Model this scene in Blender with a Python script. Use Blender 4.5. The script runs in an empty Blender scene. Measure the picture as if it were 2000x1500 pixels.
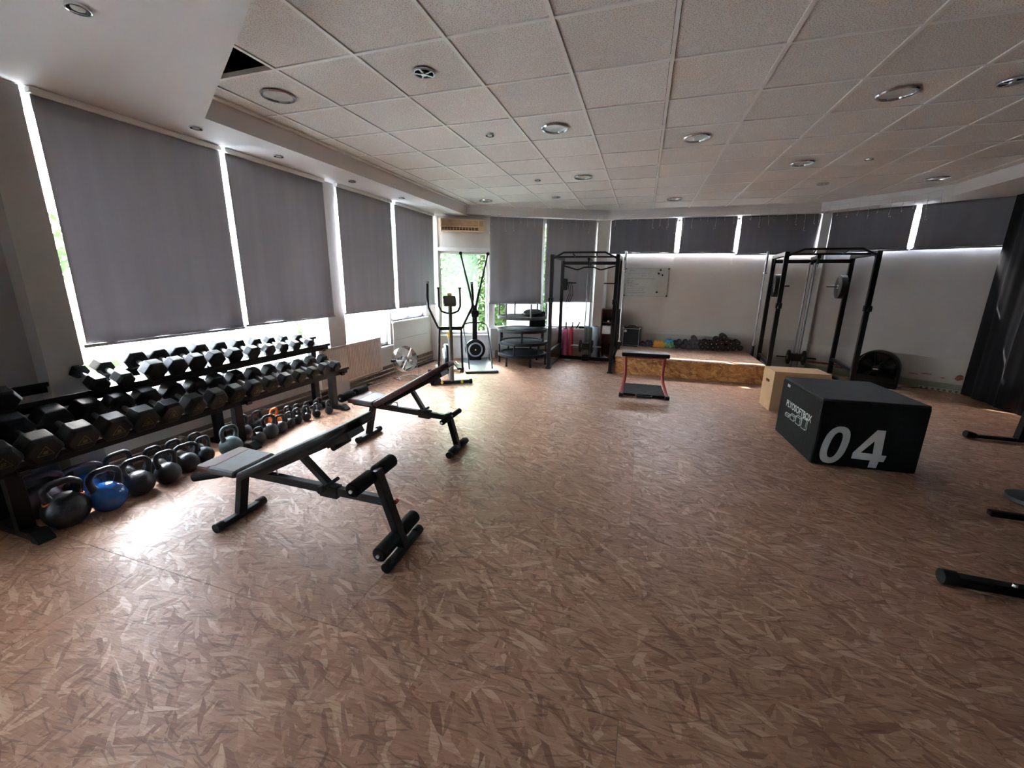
import bpy, bmesh, math, random
from mathutils import Vector, Matrix
random.seed(7)
C = bpy.context.scene.collection
PI = math.pi
# ---------------------------------------------------------------- camera
cam = bpy.data.cameras.new('camera'); cam_o = bpy.data.objects.new('camera', cam); C.objects.link(cam_o)
YAW, PIT, ROL = -0.316789, -0.237216, 0.012499
_f = Vector((math.sin(YAW)*math.cos(PIT), math.cos(YAW)*math.cos(PIT), math.sin(PIT)))
_r = Vector((math.cos(YAW), -math.sin(YAW), 0)); _u = _r.cross(_f)
_R = _r*math.cos(ROL)+_u*math.sin(ROL); _U = -_r*math.sin(ROL)+_u*math.cos(ROL)
_m = Matrix((_R, _U, -_f)).transposed().to_4x4(); _m.translation = Vector((2.353655, -0.559942, 1.56))
cam_o.matrix_world = _m
cam.sensor_width = 36; cam.lens = 791.3166/2000*36
cam.shift_x = (1000-989.0919)/2000; cam.shift_y = -(750-736.0481)/2000
cam.clip_start = 0.02; cam.clip_end = 300
bpy.context.scene.camera = cam_o
# ---------------------------------------------------------------- world, sun, exposure
sc = bpy.context.scene
sc.view_settings.view_transform = 'Standard'; sc.view_settings.look = 'None'
sc.view_settings.gamma = 1; sc.view_settings.use_curve_mapping = False
sc.view_settings.exposure = 3.9
w = bpy.data.worlds.new('sky'); sc.world = w; w.use_nodes = True
nt = w.node_tree; nt.nodes.clear()
sky = nt.nodes.new('ShaderNodeTexSky'); sky.sky_type = 'NISHITA'; sky.sun_disc = False
sky.sun_elevation = math.radians(47); sky.sun_rotation = math.radians(-30); sky.air_density = 1.3; sky.dust_density = 3.0
bg = nt.nodes.new('ShaderNodeBackground'); bg.inputs[1].default_value = 2.0
wo = nt.nodes.new('ShaderNodeOutputWorld'); hs = nt.nodes.new('ShaderNodeHueSaturation'); hs.inputs['Saturation'].default_value = 0.6; nt.links.new(sky.outputs[0], hs.inputs['Color']); nt.links.new(hs.outputs[0], bg.inputs[0]); nt.links.new(bg.outputs[0], wo.inputs[0])
sun = bpy.data.lights.new('sun', 'SUN'); sun.energy = 7; sun.angle = math.radians(0.6); sun.color = (1, .95, .86)
sun_o = bpy.data.objects.new('sun', sun); C.objects.link(sun_o)
sun_o.rotation_euler = Vector((0.472, -0.81, -1.0)).to_track_quat('-Z', 'Y').to_euler()
sc.cycles.max_bounces = 10; sc.cycles.diffuse_bounces = 6; sc.cycles.transparent_max_bounces = 12
sc.cycles.sample_clamp_indirect = 6.0; sc.cycles.blur_glossy = 0.8
sc.cycles.caustics_reflective = False; sc.cycles.caustics_refractive = False
def portal(A, B, z0, z1):
    A = Vector(A); B = Vector(B); d = (B-A).normalized(); n = Vector((-d.y, d.x))
    l = bpy.data.lights.new('window_portal', 'AREA'); l.shape = 'RECTANGLE'; l.size = (B-A).length; l.size_y = z1-z0
    l.cycles.is_portal = True
    o = bpy.data.objects.new('window_portal', l); C.objects.link(o)
    c = (A+B)/2 + n*0.22; o.location = (c.x, c.y, (z0+z1)/2)
    o.rotation_euler = Vector((-n.x, -n.y, 0)).to_track_quat('-Z', 'Z').to_euler()
# room corners (floor plan)
P0, W0, W1, W2, W3, P5 = (-1.5, -3.0), (-1.5, 6.475), (1.64, 8.12), (5.2, 8.12), (7.3, 6.78), (7.3, -3.0)
portal((-1.5, 1.15), (-1.5, 6.3), 0.5, 2.66); portal((-1.5, -1.8), (-1.5, -1.15), .5, 2.6); portal((-1.4, 6.55), (1.6, 8.06), 0.5, 2.66)  # middle portal serves the added window behind the camera
portal((1.75, 8.12), (5.1, 8.12), 2.06, 2.7); portal((5.3, 8.05), (7.2, 6.85), 2.06, 2.7)
CEIL = 2.842; SOF = 2.675

# ---------------------------------------------------------------- materials
class N:
    def __init__(s, name):
        s.m = bpy.data.materials.new(name); s.m.use_nodes = True; s.t = s.m.node_tree; s.t.nodes.clear()
        s.out = s.t.nodes.new('ShaderNodeOutputMaterial')
    def n(s, typ, inp=None, **kw):
        x = s.t.nodes.new(typ)
        for k, v in kw.items(): setattr(x, k, v)
        for k, v in (inp or {}).items():
            if isinstance(v, bpy.types.NodeSocket): s.t.links.new(v, x.inputs[k])
            else: x.inputs[k].default_value = v
        return x
    def link(s, a, b): s.t.links.new(a, b)
    def ramp(s, fac, stops, interp='LINEAR'):
        r = s.t.nodes.new('ShaderNodeValToRGB'); e = r.color_ramp.elements; r.color_ramp.interpolation = interp
        while len(e) < len(stops): e.new(0.5)
        for i, (p, c) in enumerate(stops): e[i].position = p; e[i].color = (*c, 1)
        s.link(fac, r.inputs[0]); return r.outputs[0]
    def mix(s, fac, a, b, blend='MIX'):
        x = s.t.nodes.new('ShaderNodeMix'); x.data_type = 'RGBA'; x.blend_type = blend
        for i, v in ((0, fac), (6, a), (7, b)):
            if isinstance(v, bpy.types.NodeSocket): s.link(v, x.inputs[i])
            else: x.inputs[i].default_value = v if i == 0 else (*v, 1) if len(v) == 3 else v
        return x.outputs[2]
    def surf(s, sh): s.link(sh, s.out.inputs[0]); return s.m
MC = {}
def mat(name, col, rough=0.5, metal=0.0, var=0.12, scale=14.0, bump=0.0, bscale=60.0, coat=0.0, emit=None, spec=0.5):
    if name in MC: return MC[name]
    k = N(name); tc = k.n('ShaderNodeTexCoord')
    no = k.n('ShaderNodeTexNoise', {'Vector': tc.outputs['Object'], 'Scale': scale, 'Detail': 4.0})
    c1 = tuple(max(0, c*(1-var)) for c in col); c2 = tuple(min(1, c*(1+var)) for c in col)
    colr = k.ramp(no.outputs[0], [(0.3, c1), (0.7, c2)])
    p = k.n('ShaderNodeBsdfPrincipled', {'Base Color': colr, 'Metallic': metal, 'Roughness': rough, 'Coat Weight': coat, 'Specular IOR Level': spec})
    if bump:
        nb = k.n('ShaderNodeTexNoise', {'Vector': tc.outputs['Object'], 'Scale': bscale, 'Detail': 3.0})
        b = k.n('ShaderNodeBump', {'Height': nb.outputs[0], 'Strength': bump, 'Distance': 0.01}); k.link(b.outputs[0], p.inputs['Normal'])
    if emit: p.inputs['Emission Color'].default_value = (*emit[0], 1); p.inputs['Emission Strength'].default_value = emit[1]
    MC[name] = k.surf(p.outputs[0]); return MC[name]
def osb(name, stops, rough=(0.34, 0.5), sx=1.0, bump=0.35, swap=False, gl=0.5, an=1.0):
    k = N(name); ge = k.n('ShaderNodeNewGeometry'); oi = k.n('ShaderNodeObjectInfo')
    off = k.n('ShaderNodeVectorMath', {0: oi.outputs['Random'], 1: (37.0, 53.0, 0.0)}, operation='MULTIPLY')
    pos = k.n('ShaderNodeVectorMath', {0: ge.outputs['Position'], 1: off.outputs[0]}, operation='ADD').outputs[0]
    if swap:
        sp = k.n('ShaderNodeSeparateXYZ', {0: pos}); cb = k.n('ShaderNodeCombineXYZ', {0: sp.outputs[0], 1: sp.outputs[2], 2: sp.outputs[1]}); pos = cb.outputs[0]
    wob = k.n('ShaderNodeTexNoise', {'Vector': pos, 'Scale': 9.0, 'Detail': 3.0})
    wv = k.n('ShaderNodeVectorMath', {0: wob.outputs['Color'], 1: (0.02, 0.02, 0.0)}, operation='MULTIPLY')
    pos2 = k.n('ShaderNodeVectorMath', {0: pos, 1: wv.outputs[0]}, operation='ADD').outputs[0]
    tone = None; height = None
    lays = [(8, 12, 60, 0.0, .55), (40, 15, 70, .45, .55), (-30, 13, 64, .5, .55), (-12, 11, 72, .5, .55), (75, 17, 60, .55, .55), (12, 9, 90, .6, .6),
            (62, 8, 36, .80, 1.0), (-52, 8, 40, .82, 1.0), (100, 9, 46, .84, 1.0), (22, 7, 44, .80, 1.0), (-20, 6.5, 40, .82, 1.0), (140, 9, 52, .86, 1.0)]
    for i, (ang, ax, ay, th, ct) in enumerate(lays):
        mp = k.n('ShaderNodeMapping', {'Vector': pos2, 'Location': (i*3.7, i*1.9, 0), 'Rotation': (0, 0, math.radians(ang)), 'Scale': (1/(ax*sx), 1/(ay*sx*an), 1)}, vector_type='TEXTURE')
        vo = k.n('ShaderNodeTexVoronoi', {'Vector': mp.outputs[0], 'Scale': 1.0, 'Randomness': 1.0}, voronoi_dimensions='2D')
        se = k.n('ShaderNodeSeparateColor', {0: vo.outputs['Color']})
        tv = k.n('ShaderNodeMath', {0: se.outputs[0], 1: ct, 2: .5*(1-ct)}, operation='MULTIPLY_ADD').outputs[0]
        if tone is None: tone, height = tv, se.outputs[2]
        else:
            g = k.n('ShaderNodeMath', {0: se.outputs[1], 1: th}, operation='GREATER_THAN').outputs[0]
            tone = k.n('ShaderNodeMix', {0: g, 2: tone, 3: tv}).outputs[0]
            height = k.n('ShaderNodeMix', {0: g, 2: height, 3: se.outputs[2]}).outputs[0]
    sl = None
    for i, (ang, ax, ay) in enumerate(((3, 9, 130), (-14, 10, 150), (20, 12, 150))):
        mp = k.n('ShaderNodeMapping', {'Vector': pos2, 'Location': (i*5.1, i*2.3, 0), 'Rotation': (0, 0, math.radians(ang)), 'Scale': (1/(ax*sx), 1/(ay*sx*an), 1)}, vector_type='TEXTURE')
        vo = k.n('ShaderNodeTexVoronoi', {'Vector': mp.outputs[0], 'Scale': 1.0, 'Randomness': 1.0}, voronoi_dimensions='2D')
        se = k.n('ShaderNodeSeparateColor', {0: vo.outputs['Color']}); g = k.n('ShaderNodeMath', {0: se.outputs[1], 1: .965}, operation='GREATER_THAN').outputs[0]
        sl = g if sl is None else k.n('ShaderNodeMath', {0: sl, 1: g}, operation='MAXIMUM').outputs[0]
    fib = k.n('ShaderNodeTexNoise', {'Vector': k.n('ShaderNodeMapping', {'Vector': pos2, 'Scale': (1/14, 1/130, 1), 'Rotation': (0, 0, .08)}, vector_type='TEXTURE').outputs[0], 'Scale': 1.0, 'Detail': 4.0})
    big = k.n('ShaderNodeTexNoise', {'Vector': pos, 'Scale': 1.3, 'Detail': 3.0})
    t2 = k.n('ShaderNodeMath', {0: tone, 1: k.n('ShaderNodeMath', {0: fib.outputs[0], 1: -0.5}, operation='ADD').outputs[0]}, operation='ADD')
    t3 = k.n('ShaderNodeMath', {0: t2.outputs[0], 1: k.n('ShaderNodeMath', {0: big.outputs[0], 1: 0.4, 2: -0.2}, operation='MULTIPLY_ADD').outputs[0]}, operation='ADD', use_clamp=True)
    col = k.ramp(t3.outputs[0], stops)
    col = k.mix(k.n('ShaderNodeMath', {0: sl, 1: .5}, operation='MULTIPLY').outputs[0], col, tuple(c*.45 for c in stops[0][1]))
    rg = k.n('ShaderNodeMapRange', {'Value': t3.outputs[0], 'To Min': rough[1], 'To Max': rough[0]})
    p = k.n('ShaderNodeBsdfPrincipled', {'Base Color': col, 'Roughness': rg.outputs[0], 'Specular IOR Level': gl})
    hh = k.n('ShaderNodeMath', {0: height, 1: fib.outputs[0]}, operation='ADD')
    b = k.n('ShaderNodeBump', {'Height': hh.outputs[0], 'Strength': bump, 'Distance': 0.0025}); k.link(b.outputs[0], p.inputs['Normal'])
    return k.surf(p.outputs[0])
M_floor = osb('osb_floor', [(0.0, (.19, .088, .052)), (0.35, (.285, .147, .09)), (0.6, (.33, .178, .114)), (0.85, (.385, .225, .15)), (1.0, (.47, .305, .21))], sx=1.12, gl=.4)
M_plat = osb('osb_platform_top', [(0.0, (.18, .10, .07)), (0.35, (.33, .20, .14)), (0.65, (.42, .27, .19)), (1.0, (.56, .40, .29))], rough=(.35, .5))
M_osbf = osb('osb_raw_front', [(0.0, (.22, .08, .02)), (0.3, (.36, .15, .045)), (0.6, (.46, .21, .065)), (1.0, (.62, .34, .13))], rough=(.5, .65), swap=True, sx=1.3, an=.45)
def tile_mat():
    k = N('mineral_tile'); ge = k.n('ShaderNodeNewGeometry')
    v = k.n('ShaderNodeTexVoronoi', {'Vector': k.n('ShaderNodeMapping', {'Vector': ge.outputs['Position'], 'Scale': (1, 1.9, 0), 'Rotation': (0, 0, .5)}).outputs[0], 'Scale': 62.0}, voronoi_dimensions='2D')
    v2 = k.n('ShaderNodeTexVoronoi', {'Vector': k.n('ShaderNodeMapping', {'Vector': ge.outputs['Position'], 'Scale': (2.1, 1, 0), 'Rotation': (0, 0, -.3)}).outputs[0], 'Scale': 55.0}, voronoi_dimensions='2D')
    f1 = k.ramp(v.outputs['Distance'], [(0.0, (0, 0, 0)), (0.14, (0, 0, 0)), (0.2, (1, 1, 1))])
    f2 = k.ramp(v2.outputs['Distance'], [(0.0, (0, 0, 0)), (0.12, (0, 0, 0)), (0.18, (1, 1, 1))])
    mm = k.mix(1.0, f1, f2, 'MULTIPLY')
    gate = k.n('ShaderNodeTexNoise', {'Vector': ge.outputs['Position'], 'Scale': 23.0})
    g2 = k.ramp(gate.outputs[0], [(0.32, (0, 0, 0)), (0.42, (1, 1, 1))])
    oi = k.n('ShaderNodeObjectInfo')
    base = k.ramp(oi.outputs['Random'], [(0, (.71, .695, .67)), (1, (.79, .775, .75))])
    spots = k.mix(mm, (.38, .36, .33), base)
    col = k.mix(g2, base, spots)
    p = k.n('ShaderNodeBsdfPrincipled', {'Base Color': col, 'Roughness': .9, 'Specular IOR Level': .2})
    b = k.n('ShaderNodeBump', {'Height': mm, 'Strength': .3, 'Distance': .003}); k.link(b.outputs[0], p.inputs['Normal'])
    return k.surf(p.outputs[0])
M_tile = tile_mat()
def wall_mat(name, col, dirt=.08):
    k = N(name); ge = k.n('ShaderNodeNewGeometry')
    n1 = k.n('ShaderNodeTexNoise', {'Vector': ge.outputs['Position'], 'Scale': 1.7, 'Detail': 5.0})
    n2 = k.n('ShaderNodeTexNoise', {'Vector': ge.outputs['Position'], 'Scale': 45.0, 'Detail': 4.0})
    c = k.ramp(n1.outputs[0], [(.3, tuple(x*(1-dirt) for x in col)), (.65, col)])
    p = k.n('ShaderNodeBsdfPrincipled', {'Base Color': c, 'Roughness': .75, 'Specular IOR Level': .25})
    b = k.n('ShaderNodeBump', {'Height': n2.outputs[0], 'Strength': .12, 'Distance': .004}); k.link(b.outputs[0], p.inputs['Normal'])
    return k.surf(p.outputs[0])
M_wall = wall_mat('wall_paint', (.62, .59, .56)); M_wallg = wall_mat('wall_paint_grey', (.50, .49, .485), .12)
M_soffit = wall_mat('gypsum_paint', (.68, .67, .67), .03)
M_band = wall_mat('bare_plaster_band', (.30, .24, .20), .45); M_dado = wall_mat('dado_paint', (.55, .53, .51), .12)
def fabric(name, col, tr, tcol):
    k = N(name); tc = k.n('ShaderNodeTexCoord')
    no = k.n('ShaderNodeTexNoise', {'Vector': tc.outputs['Object'], 'Scale': 160.0, 'Detail': 2.0})
    n2 = k.n('ShaderNodeTexNoise', {'Vector': k.n('ShaderNodeMapping', {'Vector': tc.outputs['Object'], 'Scale': (5, 5, .35)}).outputs[0], 'Scale': 1.5, 'Detail': 4.0})
    c = k.ramp(n2.outputs[0], [(.3, tuple(x*.9 for x in col)), (.7, tuple(x*1.08 for x in col))])
    p = k.n('ShaderNodeBsdfPrincipled', {'Base Color': c, 'Roughness': .85, 'Specular IOR Level': .2})
    b = k.n('ShaderNodeBump', {'Height': no.outputs[0], 'Strength': .15, 'Distance': .002}); k.link(b.outputs[0], p.inputs['Normal'])
    t = k.n('ShaderNodeBsdfTranslucent', {'Color': (*tcol, 1)})
    x = k.n('ShaderNodeMixShader', {0: tr, 1: p.outputs[0], 2: t.outputs[0]})
    return k.surf(x.outputs[0])
M_blind = fabric('blind_fabric', (.30, .29, .305), .09, (.52, .50, .53)); M_blindd = fabric('blackout_fabric', (.155, .16, .18), .015, (.4, .4, .5))
M_curtain = fabric('dark_curtain', (.009, .009, .013), 0.0, (0, 0, 0))
def glassy(name, tint, gl=0.07):
    k = N(name); fr = k.n('ShaderNodeLayerWeight', {'Blend': .25})
    no = k.n('ShaderNodeTexNoise', {'Scale': 3.0}); r = k.n('ShaderNodeMapRange', {'Value': no.outputs[0], 'To Min': .02, 'To Max': .08})
    t = k.n('ShaderNodeBsdfTransparent', {'Color': (*tint, 1)}); g = k.n('ShaderNodeBsdfGlossy', {'Roughness': r.outputs[0]})
    f = k.n('ShaderNodeMath', {0: fr.outputs['Fresnel'], 1: gl*6}, operation='MULTIPLY', use_clamp=True)
    return k.surf(k.n('ShaderNodeMixShader', {0: f.outputs[0], 1: t.outputs[0], 2: g.outputs[0]}).outputs[0])
M_glass = glassy('window_glass', (.95, .96, .96))
def film(name, tcol, clear, cc):
    k = N(name); ge = k.n('ShaderNodeNewGeometry'); no = k.n('ShaderNodeTexNoise', {'Vector': ge.outputs['Position'], 'Scale': 4.0, 'Detail': 5.0})
    f = k.n('ShaderNodeMapRange', {'Value': no.outputs[0], 'To Min': clear*.5, 'To Max': clear*1.5})
    t = k.n('ShaderNodeBsdfTranslucent', {'Color': (*tcol, 1)}); t2 = k.n('ShaderNodeBsdfTransparent', {'Color': (*cc, 1)})
    return k.surf(k.n('ShaderNodeMixShader', {0: f.outputs[0], 1: t.outputs[0], 2: t2.outputs[0]}).outputs[0])
M_film = film('frosted_film', (.66, .69, .70), .3, (.93, .94, .95)); M_filmg = film('frosted_green_film', (.19, .23, .19), .7, (.70, .80, .71))
M_frame = mat('white_frame_paint', (.68, .68, .66), .4, var=.04); M_white = mat('white_plastic', (.75, .75, .73), .4, var=.03)
M_black = mat('black_steel', (.005, .005, .007), .38, var=.2, spec=.3); M_blackm = mat('black_matte_plastic', (.006, .006, .007), .6, var=.2, bump=.1, spec=.3)
M_rub = mat('black_rubber', (.006, .007, .008), .5, spec=.3, var=.25, bump=.15, bscale=120); M_foam = mat('black_foam', (.006, .006, .007), .8, var=.15, bump=.3, bscale=200, spec=.2)
M_chrome = mat('chrome', (.72, .73, .75), .15, 1.0, var=.05); M_steel = mat('brushed_steel', (.45, .46, .48), .35, 1.0, var=.1)
M_alu = mat('aluminium_trim', (.62, .61, .58), .35, .8, var=.05); M_dark = mat('plenum_black', (.004, .004, .005), .9)
M_yel = mat('yellow_plastic', (.75, .5, .06), .5); M_orange = mat('orange_ring', (.75, .16, .03), .45); M_red = mat('red_steel', (.26, .018, .018), .4)
M_dred = mat('dark_red_paint', (.14, .015, .015), .5); M_blue = mat('blue_enamel', (.012, .10, .36), .18, var=.2, coat=.5)
M_iron = mat('grey_black_iron', (.018, .021, .027), .4, var=.3, bump=.15); M_teal = mat('teal_grey_iron', (.09, .135, .145), .5, var=.3, bump=.2)
M_plum = mat('plum_iron', (.05, .03, .05), .35, var=.3); M_seat = mat('grey_vinyl', (.055, .05, .053), .5, var=.15, bump=.1)
M_seatr = mat('maroon_vinyl', (.075, .010, .014), .45, var=.25); M_backr = mat('black_maroon_vinyl', (.055, .012, .022), .4, var=.35)
M_ply = mat('birch_plywood', (.52, .33, .19), .5, var=.1, scale=5); M_vinyl = mat('black_box_vinyl', (.006, .0065, .008), .75, var=.25, bump=.25, bscale=30, spec=.2)
M_vinylt = mat('black_box_vinyl_top', (.012, .014, .015), .6, var=.3, bump=.25, bscale=30, spec=.3)
M_print = mat('white_print', (.55, .58, .60), .6, var=.05); M_beige = mat('beige_plastic', (.62, .44, .27), .5, var=.05); M_beiged = mat('beige_recess', (.46, .31, .19), .5)
M_slot = mat('dark_slot', (.05, .02, .015), .7); M_rad = mat('radiator_enamel', (.60, .52, .46), .35, var=.04); M_pipe = mat('old_pipe_paint', (.36, .27, .22), .45, var=.3)
M_mat = mat('grey_rubber_mat', (.11, .12, .125), .6, var=.1); M_tramp = mat('trampoline_net', (.010, .014, .018), .9, spec=.15, var=.2); M_trampt = mat('trampoline_rim', (.04, .038, .038), .6, var=.3)
M_wood = mat('brown_shelf_board', (.12, .035, .022), .5, var=.3); M_paper = mat('white_card', (.7, .7, .7), .7); M_pink = mat('pink_foam', (.55, .12, .25), .7)
M_redm = mat('red_foam', (.50, .05, .08), .7); M_lblue = mat('pale_blue_foam', (.38, .50, .56), .7); M_cord = mat('grey_cord', (.55, .55, .56), .6)
M_wb = mat('whiteboard_face', (.55, .57, .55), .25, var=.04); M_ink = mat('marker_ink', (.08, .08, .10), .6); M_lens = mat('lamp_lens', (.50, .52, .50), .25, var=.1)
M_grille = mat('speaker_cloth', (.010, .010, .012), .85, bump=.3, bscale=300)

# ---------------------------------------------------------------- mesh helpers
class MB:
    def __init__(s): s.v = []; s.f = []; s.mi = []; s.cur = 0
    def add(s, vs, fs):
        b = len(s.v); s.v += [tuple(v) for v in vs]; s.f += [tuple(b+i for i in f) for f in fs]; s.mi += [s.cur]*len(fs); return s
    def box(s, x0, x1, y0, y1, z0, z1, M=None):
        vs = [Vector((x, y, z)) for z in (z0, z1) for y in (y0, y1) for x in (x0, x1)]
        if M: vs = [M @ v for v in vs]
        return s.add(vs, [(0, 2, 3, 1), (4, 5, 7, 6), (0, 1, 5, 4), (2, 6, 7, 3), (0, 4, 6, 2), (1, 3, 7, 5)])
    def bar(s, a, b, wx, wz=None, up=(0, 0, 1)):    # square tube from a to b
        a = Vector(a); b = Vector(b); wz = wz or wx; d = b-a; L = d.length; d.normalize(); up = Vector(up)
        if abs(d.dot(up)) > .95: up = Vector((0, 1, 0))
        x = d.cross(up).normalized(); z = x.cross(d)
        M = Matrix((x, d, z)).transposed().to_4x4(); M.translation = a
        return s.box(-wx/2, wx/2, 0, L, -wz/2, wz/2, M)
    def tube(s, pts, r, n=10, closed=False, caps=True):
        pts = [Vector(p) for p in pts]; m = len(pts); rr = r if isinstance(r, (list, tuple)) else [r]*m
        def dirn(i):
            if closed: return (pts[(i+1) % m]-pts[i-1]).normalized()
            return (pts[min(i+1, m-1)]-pts[max(i-1, 0)]).normalized()
        d = dirn(0); a = Vector((0, 0, 1)) if abs(d.z) < .9 else Vector((1, 0, 0)); x = d.cross(a).normalized()
        vs = []
        for i in range(m):
            d = dirn(i); x = (x-d*x.dot(d)).normalized(); y = d.cross(x)
            for k in range(n):
                t = 2*PI*k/n; vs.append(pts[i]+(x*math.cos(t)+y*math.sin(t))*rr[i])
        fs = []
        for i in range(m if closed else m-1):
            j = (i+1) % m
            for k in range(n): fs.append((i*n+k, i*n+(k+1) % n, j*n+(k+1) % n, j*n+k))
        if not closed and caps: fs.append(tuple(range(n-1, -1, -1))); fs.append(tuple((m-1)*n+k for k in range(n)))
        return s.add(vs, fs)
    def lathe(s, prof, n=24, M=None, cap=True):       # prof: (r, z)
        vs = [Vector((r*math.cos(2*PI*k/n), r*math.sin(2*PI*k/n), z)) for r, z in prof for k in range(n)]
        if M: vs = [M @ v for v in vs]
        m = len(prof); fs = [(i*n+k, i*n+(k+1) % n, (i+1)*n+(k+1) % n, (i+1)*n+k) for i in range(m-1) for k in range(n)]
        if cap: fs.append(tuple(range(n-1, -1, -1))); fs.append(tuple((m-1)*n+k for k in range(n)))
        return s.add(vs, fs)
    def prism(s, poly, z0, z1, M=None):
        n = len(poly); vs = [Vector((x, y, z0)) for x, y in poly]+[Vector((x, y, z1)) for x, y in poly]
        if M: vs = [M @ v for v in vs]
        fs = [tuple(range(n-1, -1, -1)), tuple(range(n, 2*n))]+[(i, (i+1) % n, n+(i+1) % n, n+i) for i in range(n)]
        return s.add(vs, fs)
    def mesh(s, name, mats, smooth=False):
        me = bpy.data.meshes.new(name); me.from_pydata(s.v, [], s.f)
        for m in (mats if isinstance(mats, (list, tuple)) else [mats]): me.materials.append(m)
        me.polygons.foreach_set('material_index', s.mi)
        bm = bmesh.new(); bm.from_mesh(me); bmesh.ops.recalc_face_normals(bm, faces=bm.faces); bm.to_mesh(me); bm.free()
        if smooth:
            me.polygons.foreach_set('use_smooth', [True]*len(me.polygons)); me.set_sharp_from_angle(angle=math.radians(38))
        me.update(); return me
    def build(s, name, mats, parent=None, smooth=False, bevel=0, loc=None, rz=0, kind=None, label=None):
        o = bpy.data.objects.new(name, s.mesh(name, mats, smooth)); C.objects.link(o)
        if parent: o.parent = parent
        if loc: o.location = loc
        o.rotation_euler.z = rz
        if bevel:
            b = o.modifiers.new('edge', 'BEVEL'); b.width = bevel; b.segments = 2; b.limit_method = 'ANGLE'
        if kind: o['kind'] = kind
        if label: o['label'] = label
        return o
def tag(o, label, cat, group=None):
    o['label'] = label; o['category'] = cat
    if group: o['group'] = group
    return o
def thing(name, label, cat, loc=(0, 0, 0), rz=0, group=None):
    o = bpy.data.objects.new(name, None); C.objects.link(o); o.location = loc; o.rotation_euler.z = rz; o.empty_display_size = .1
    return tag(o, label, cat, group)
def dup(root, loc, rz=0, label=None, group=None, scale=None):
    r = root.copy(); C.objects.link(r); r.location = loc; r.rotation_euler.z = rz
    if scale: r.scale = scale
    if label: r['label'] = label
    if group: r['group'] = group
    for ch in list(root.children):
        c = ch.copy(); C.objects.link(c); c.parent = r
        for g in list(ch.children):
            d = g.copy(); C.objects.link(d); d.parent = c
    return r
def struct(name, loc=(0, 0, 0), rz=0):
    o = bpy.data.objects.new(name, None); C.objects.link(o); o.location = loc; o.rotation_euler.z = rz; o['kind'] = 'structure'; return o
def rotM(ax, ang, loc=(0, 0, 0)): return Matrix.Translation(loc) @ Matrix.Rotation(ang, 4, ax)
def frame(A, B):
    A = Vector(A); B = Vector(B); d = B-A; return (A.x, A.y, 0), math.atan2(d.y, d.x), d.length
def clip(poly, region):
    out = list(poly); m = len(region)
    for i in range(m):
        a = region[i]; b = region[(i+1) % m]; inp = out; out = []
        if not inp: break
        def side(p): return (b[0]-a[0])*(p[1]-a[1])-(b[1]-a[1])*(p[0]-a[0])
        for j in range(len(inp)):
            p = inp[j]; q = inp[(j+1) % len(inp)]; sp, sq = side(p), side(q)
            if sp >= -1e-9: out.append(p)
            if (sp > 1e-9 and sq < -1e-9) or (sp < -1e-9 and sq > 1e-9):
                t = sp/(sp-sq); out.append((p[0]+(q[0]-p[0])*t, p[1]+(q[1]-p[1])*t))
    return out
def area(p): return abs(sum(p[i][0]*p[(i+1) % len(p)][1]-p[(i+1) % len(p)][0]*p[i][1] for i in range(len(p)))/2) if len(p) > 2 else 0
ROOM = [P0, P5, W3, W2, W1, W0]    # counter-clockwise

# ---------------------------------------------------------------- floor: slab and OSB boards
fl = MB().prism([(-1.9, -3.3), (7.7, -3.3), (7.7, 7.2), (5.3, 8.5), (1.6, 8.5), (-1.9, 6.8)], -.3, -.02).build('floor', mat('screed', (.05, .04, .035), .9)); fl['kind'] = 'structure'
row = 0; y = -3.09
while y < 8.2:
    x = -2.55+(0 if row % 2 == 0 else 1.25)-1.3+1.25
    while x < 7.4:
        pl = clip([(x+.001, y+.001), (x+2.499, y+.001), (x+2.499, y+1.249), (x+.001, y+1.249)], ROOM)
        if area(pl) > .002:
            MB().prism(pl, -.02, 0).build('osb_board', M_floor, fl)
        x += 2.5
    y += 1.25; row += 1

# ---------------------------------------------------------------- walls
def wallobj(name, A, B, boxes, m, extra=None):
    loc, rz, L = frame(A, B); mb = MB()
    for (s0, s1, z0, z1) in boxes: mb.box(s0, s1, 0, .25, z0, z1)
    o = mb.build(name, m, loc=loc, rz=rz, kind='structure'); return o
H2 = 3.1
# left wall: s = y + 3
wl = wallobj('wall_left', P0, W0, [(-.3, .2, -.1, H2), (.2, .6, -.1, H2), (.6, 1.2, -.1, H2), (1.2, 1.85, -.1, .5), (1.85, 4.17, -.1, H2), (1.2, 1.85, 2.6, H2), (4.17, 9.8, 2.66, H2), (4.17, 6.9, -.1, .56), (6.6, 6.9, .56, 2.66), (6.9, 8.1, -.1, .49), (8.1, 8.16, -.1, 2.66), (8.16, 9.28, -.1, .86), (9.28, 9.8, -.1, H2)], M_wall)
MB().box(3.97, 4.165, -.15, .0, 0, 2.67).build('pilaster', wall_mat('dull_pilaster_paint', (.36, .345, .33), .08), wl)
MB().box(6.6, 6.9, -.12, 0, .0, 2.67).build('pilaster', M_wallg, wl)
MB().box(2.0, 3.97, -.015, 0, 0, 2.67).build('grey_wall_patch', wall_mat('dim_grey_paint', (.33, .325, .32), .1), wl)
MB().box(0, 9.47, -.012, 0, 0, .17).build('plaster_band', M_band, wl)
MB().box(8.16, 9.3, -.02, 0, .55, .86).box(8.16, 9.3, -.02, 0, .24, .545).build('wall_panel', M_wall, wl)
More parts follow.
